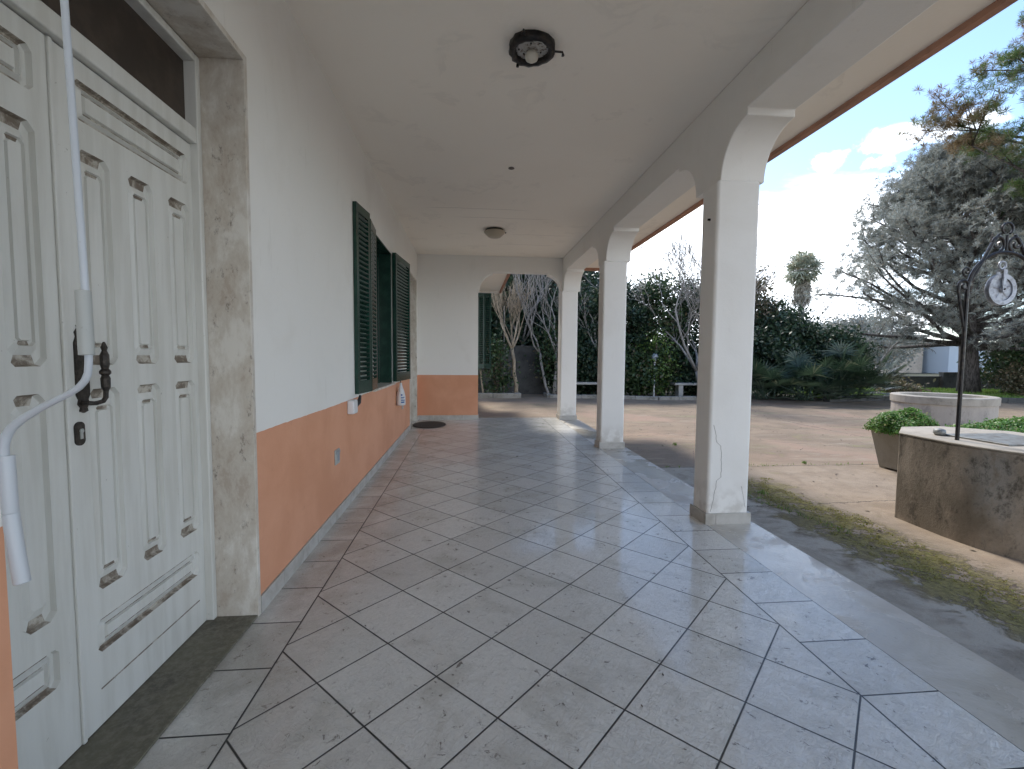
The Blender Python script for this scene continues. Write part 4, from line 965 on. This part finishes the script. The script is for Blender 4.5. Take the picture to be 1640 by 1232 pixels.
# pines
def pine(loc, H_, zlow, L0, nl, key, label, s, lean=(0, 0), tufts=14, tr=.27, needle=.17, per=26, az=None, name='pine_tree', shape=1.4, subs=(5, 9), dens_r=.20, asp=.11):
    rn = random.Random(s); t_ = thing(name, (loc[0], loc[1], G), label, 'tree'); tb = MB(); tips = []
    def tp(z):
        f = z / H_; return Vector((loc[0] + lean[0] * f + .12 * math.sin(f * 5), loc[1] + lean[1] * f, G + z))
    tb.tube([tp(H_ * i / 10) for i in range(11)], [tr * (1.12 if i == 0 else 1) * (1 - .085 * i) for i in range(11)], 10)
    bb = MB()
    for i in range(nl):
        f = (i + rn.random()) / nl; z = zlow + (H_ - zlow) * f
        L = L0 * (1 - f ** shape) * rn.uniform(.7, 1.1) + .6
        a = rn.uniform(0, 6.28) if az is None else R_(rn.uniform(*az))
        el = -.02 + 1.0 * f + rn.uniform(-.15, .15)
        d0 = Vector((math.cos(a) * math.cos(el), math.sin(a) * math.cos(el), math.sin(el)))
        p0 = tp(z); pts = [p0]; dd = d0.copy()
        for k in range(5):
            dd = (dd + Vector((rn.gauss(0, .10), rn.gauss(0, .10), rn.gauss(0, .08) + .085))).normalized(); pts.append(pts[-1] + dd * L / 5)
        bb.tube(pts, [max(.02, tr * .30 * (1 - .15 * k) * (1 - f * .5)) for k in range(6)], 5)
        for k in range(rn.randint(*subs)):
            j = rn.uniform(1.6, 5); j0 = min(int(j), 4); q = pts[j0].lerp(pts[j0 + 1], j - j0)
            sd_ = Vector((rn.gauss(0, 1), rn.gauss(0, 1), rn.gauss(0, .35) + .15)).normalized(); e = q + (dd * .5 + sd_).normalized() * L * rn.uniform(.12, .30)
            bb.tube([q, q.lerp(e, .5) + Vector((0, 0, .03)), e], [.022, .014, .008], 4)
            for _ in range(tufts // 3): tips.append(q.lerp(e, rn.uniform(.35, 1.08)) + Vector((rn.gauss(0, dens_r), rn.gauss(0, dens_r), rn.gauss(0, dens_r * .7))))
        for _ in range(tufts // 2): tips.append(pts[-1] + Vector((rn.gauss(0, dens_r * 1.3), rn.gauss(0, dens_r * 1.3), rn.gauss(0, dens_r * .8))))
    tb.build('trunk', M['pinebark'], t_, smooth=True); bb.build('branches', M['pinebark'], t_, smooth=True)
    C0 = np.array([tuple(x) for x in tips]); n = len(C0); u = nr.normal(size=(n * per, 3)) + np.array([0, 0, .45]); u /= np.linalg.norm(u, axis=1, keepdims=True)
    P_ = np.repeat(C0, per, 0) + u * needle * .5
    cards('crown', P_, nr.normal(size=P_.shape), needle, asp, M[key], t_, dirs=u)
    return t_
pine((21.0, 15.2), 9.2, 1.9, 5.1, 150, 'pine', 'large grey green pine behind the iron well arch', 61, lean=(-1.2, 0), tufts=46, tr=.36, needle=.15, per=25, dens_r=.26)
pine((20.9, 9.3), 17.0, 6.0, 5.0, 150, 'pineg', 'near pine with green and browned needles reaching in from the right edge', 67, tufts=66, needle=.19, per=46, asp=.065, tr=.30, name='near_pine', shape=3.0, dens_r=.20)
# power lines
for i, (v0, v1, ll) in enumerate(((329, 331, 'upper thin power line crossing the pale sky'), (340, 343, 'lower thin power line crossing the pale sky'))):
    a = at(1150, v0, 1, 60); c = at(1700, v1, 1, 60); pts = [a.lerp(c, k / 16) - Vector((0, 0, 1.0 * 4 * (k / 16) * (1 - k / 16))) + Vector((0, 0, .5)) for k in range(17)]
    tag(MB().tube(pts, .034, 5).build('power_line', M['black'], base=tuple(a)), ll, 'cable', 'power lines in the sky')
# weeds in the joints of the paving
wx = []; 
for (a0, b0, a1, b1, n_) in ((3.2, 3.93, 6.0, 3.95, 90), (3.5, 2.9, 3.75, 1.6, 110), (2.93, 4.4, 2.95, 7.9, 80)):
    for _ in range(n_):
        k = rnd.random(); wx.append((a0 + (a1 - a0) * k + rnd.gauss(0, .03), b0 + (b1 - b0) * k + rnd.gauss(0, .03), G + .012))
for (a0, b0) in ((5.2, 4.0), (4.2, 3.95), (3.72, 2.7), (4.0, 5.4)):
    for _ in range(26): wx.append((a0 + rnd.gauss(0, .018), b0 + rnd.gauss(0, .018), G + .03))
wx = np.array(wx)
og = cards('weeds', wx, nr.normal(size=wx.shape), .05, .18, M['grass'], None, tri=True, dirs=nr.normal(size=wx.shape) * .5 + np.array([0, 0, 1]))
tag(og, 'small weeds and grass tufts in the joints of the paving', 'weeds', kind='stuff')
n_ = 15000; my = nr.uniform(-.2, 3.35, n_); mx_ = 3.62 + nr.rand(n_) * .52 + .06 * np.sin(my * 4.1) + .05 * np.sin(my * 9.7 + 1)
keep = (np.sin(mx_ * 21 + 2 * np.sin(my * 5)) * np.sin(my * 13 + 2 * np.sin(mx_ * 7)) + nr.uniform(-.8, .8, n_)) > .12
mc = np.stack([mx_, my, np.full(n_, G + .003)], 1)[keep]
M['moss'] = leafmat('moss_tufts', (.19, .165, .042), (.36, .32, .095), (.26, .28, .08), .2, .9, .3)
og = cards('moss', mc, nr.normal(size=mc.shape) * .4 + np.array([0, 0, 1]), .013, .7, M['moss'], None, tri=True, dirs=nr.normal(size=mc.shape) * np.array([1, 1, .35]))
tag(og, 'yellow green moss growing on the concrete beside the porch', 'moss', kind='stuff')
# loose litter on the paving
lt = MB(); rn = random.Random(9)
for i in range(700):
    x_ = rn.uniform(2.95, 12); y_ = rn.uniform(0, 12.8); a = rn.uniform(0, 3.14); s0 = rn.uniform(.008, .028)
    u = Vector((math.cos(a), math.sin(a), rn.uniform(0, .3))) * s0; v = Vector((-math.sin(a), math.cos(a), rn.uniform(0, .3))) * s0 * .5; c = Vector((x_, y_, G + .006))
    lt.add([c - u, c + v, c + u, c - v], [(0, 1, 2, 3)])
for i in range(46):
    x_ = rn.uniform(-.2, 2.8); y_ = rn.uniform(-1, 7); a = rn.uniform(0, 3.14); s0 = rn.uniform(.004, .012)
    u = Vector((math.cos(a), math.sin(a), .1)) * s0; v = Vector((-math.sin(a), math.cos(a), .3)) * s0 * .5; c = Vector((x_, y_, .004))
    lt.add([c - u, c + v, c + u, c - v], [(0, 1, 2, 3)])
tag(lt.build('leaf_litter', M['bark']), 'scattered dry leaf crumbs on paving and tiles', 'litter', kind='stuff')
for o in list(bpy.data.objects):
    if '_o' in o: del o['_o']
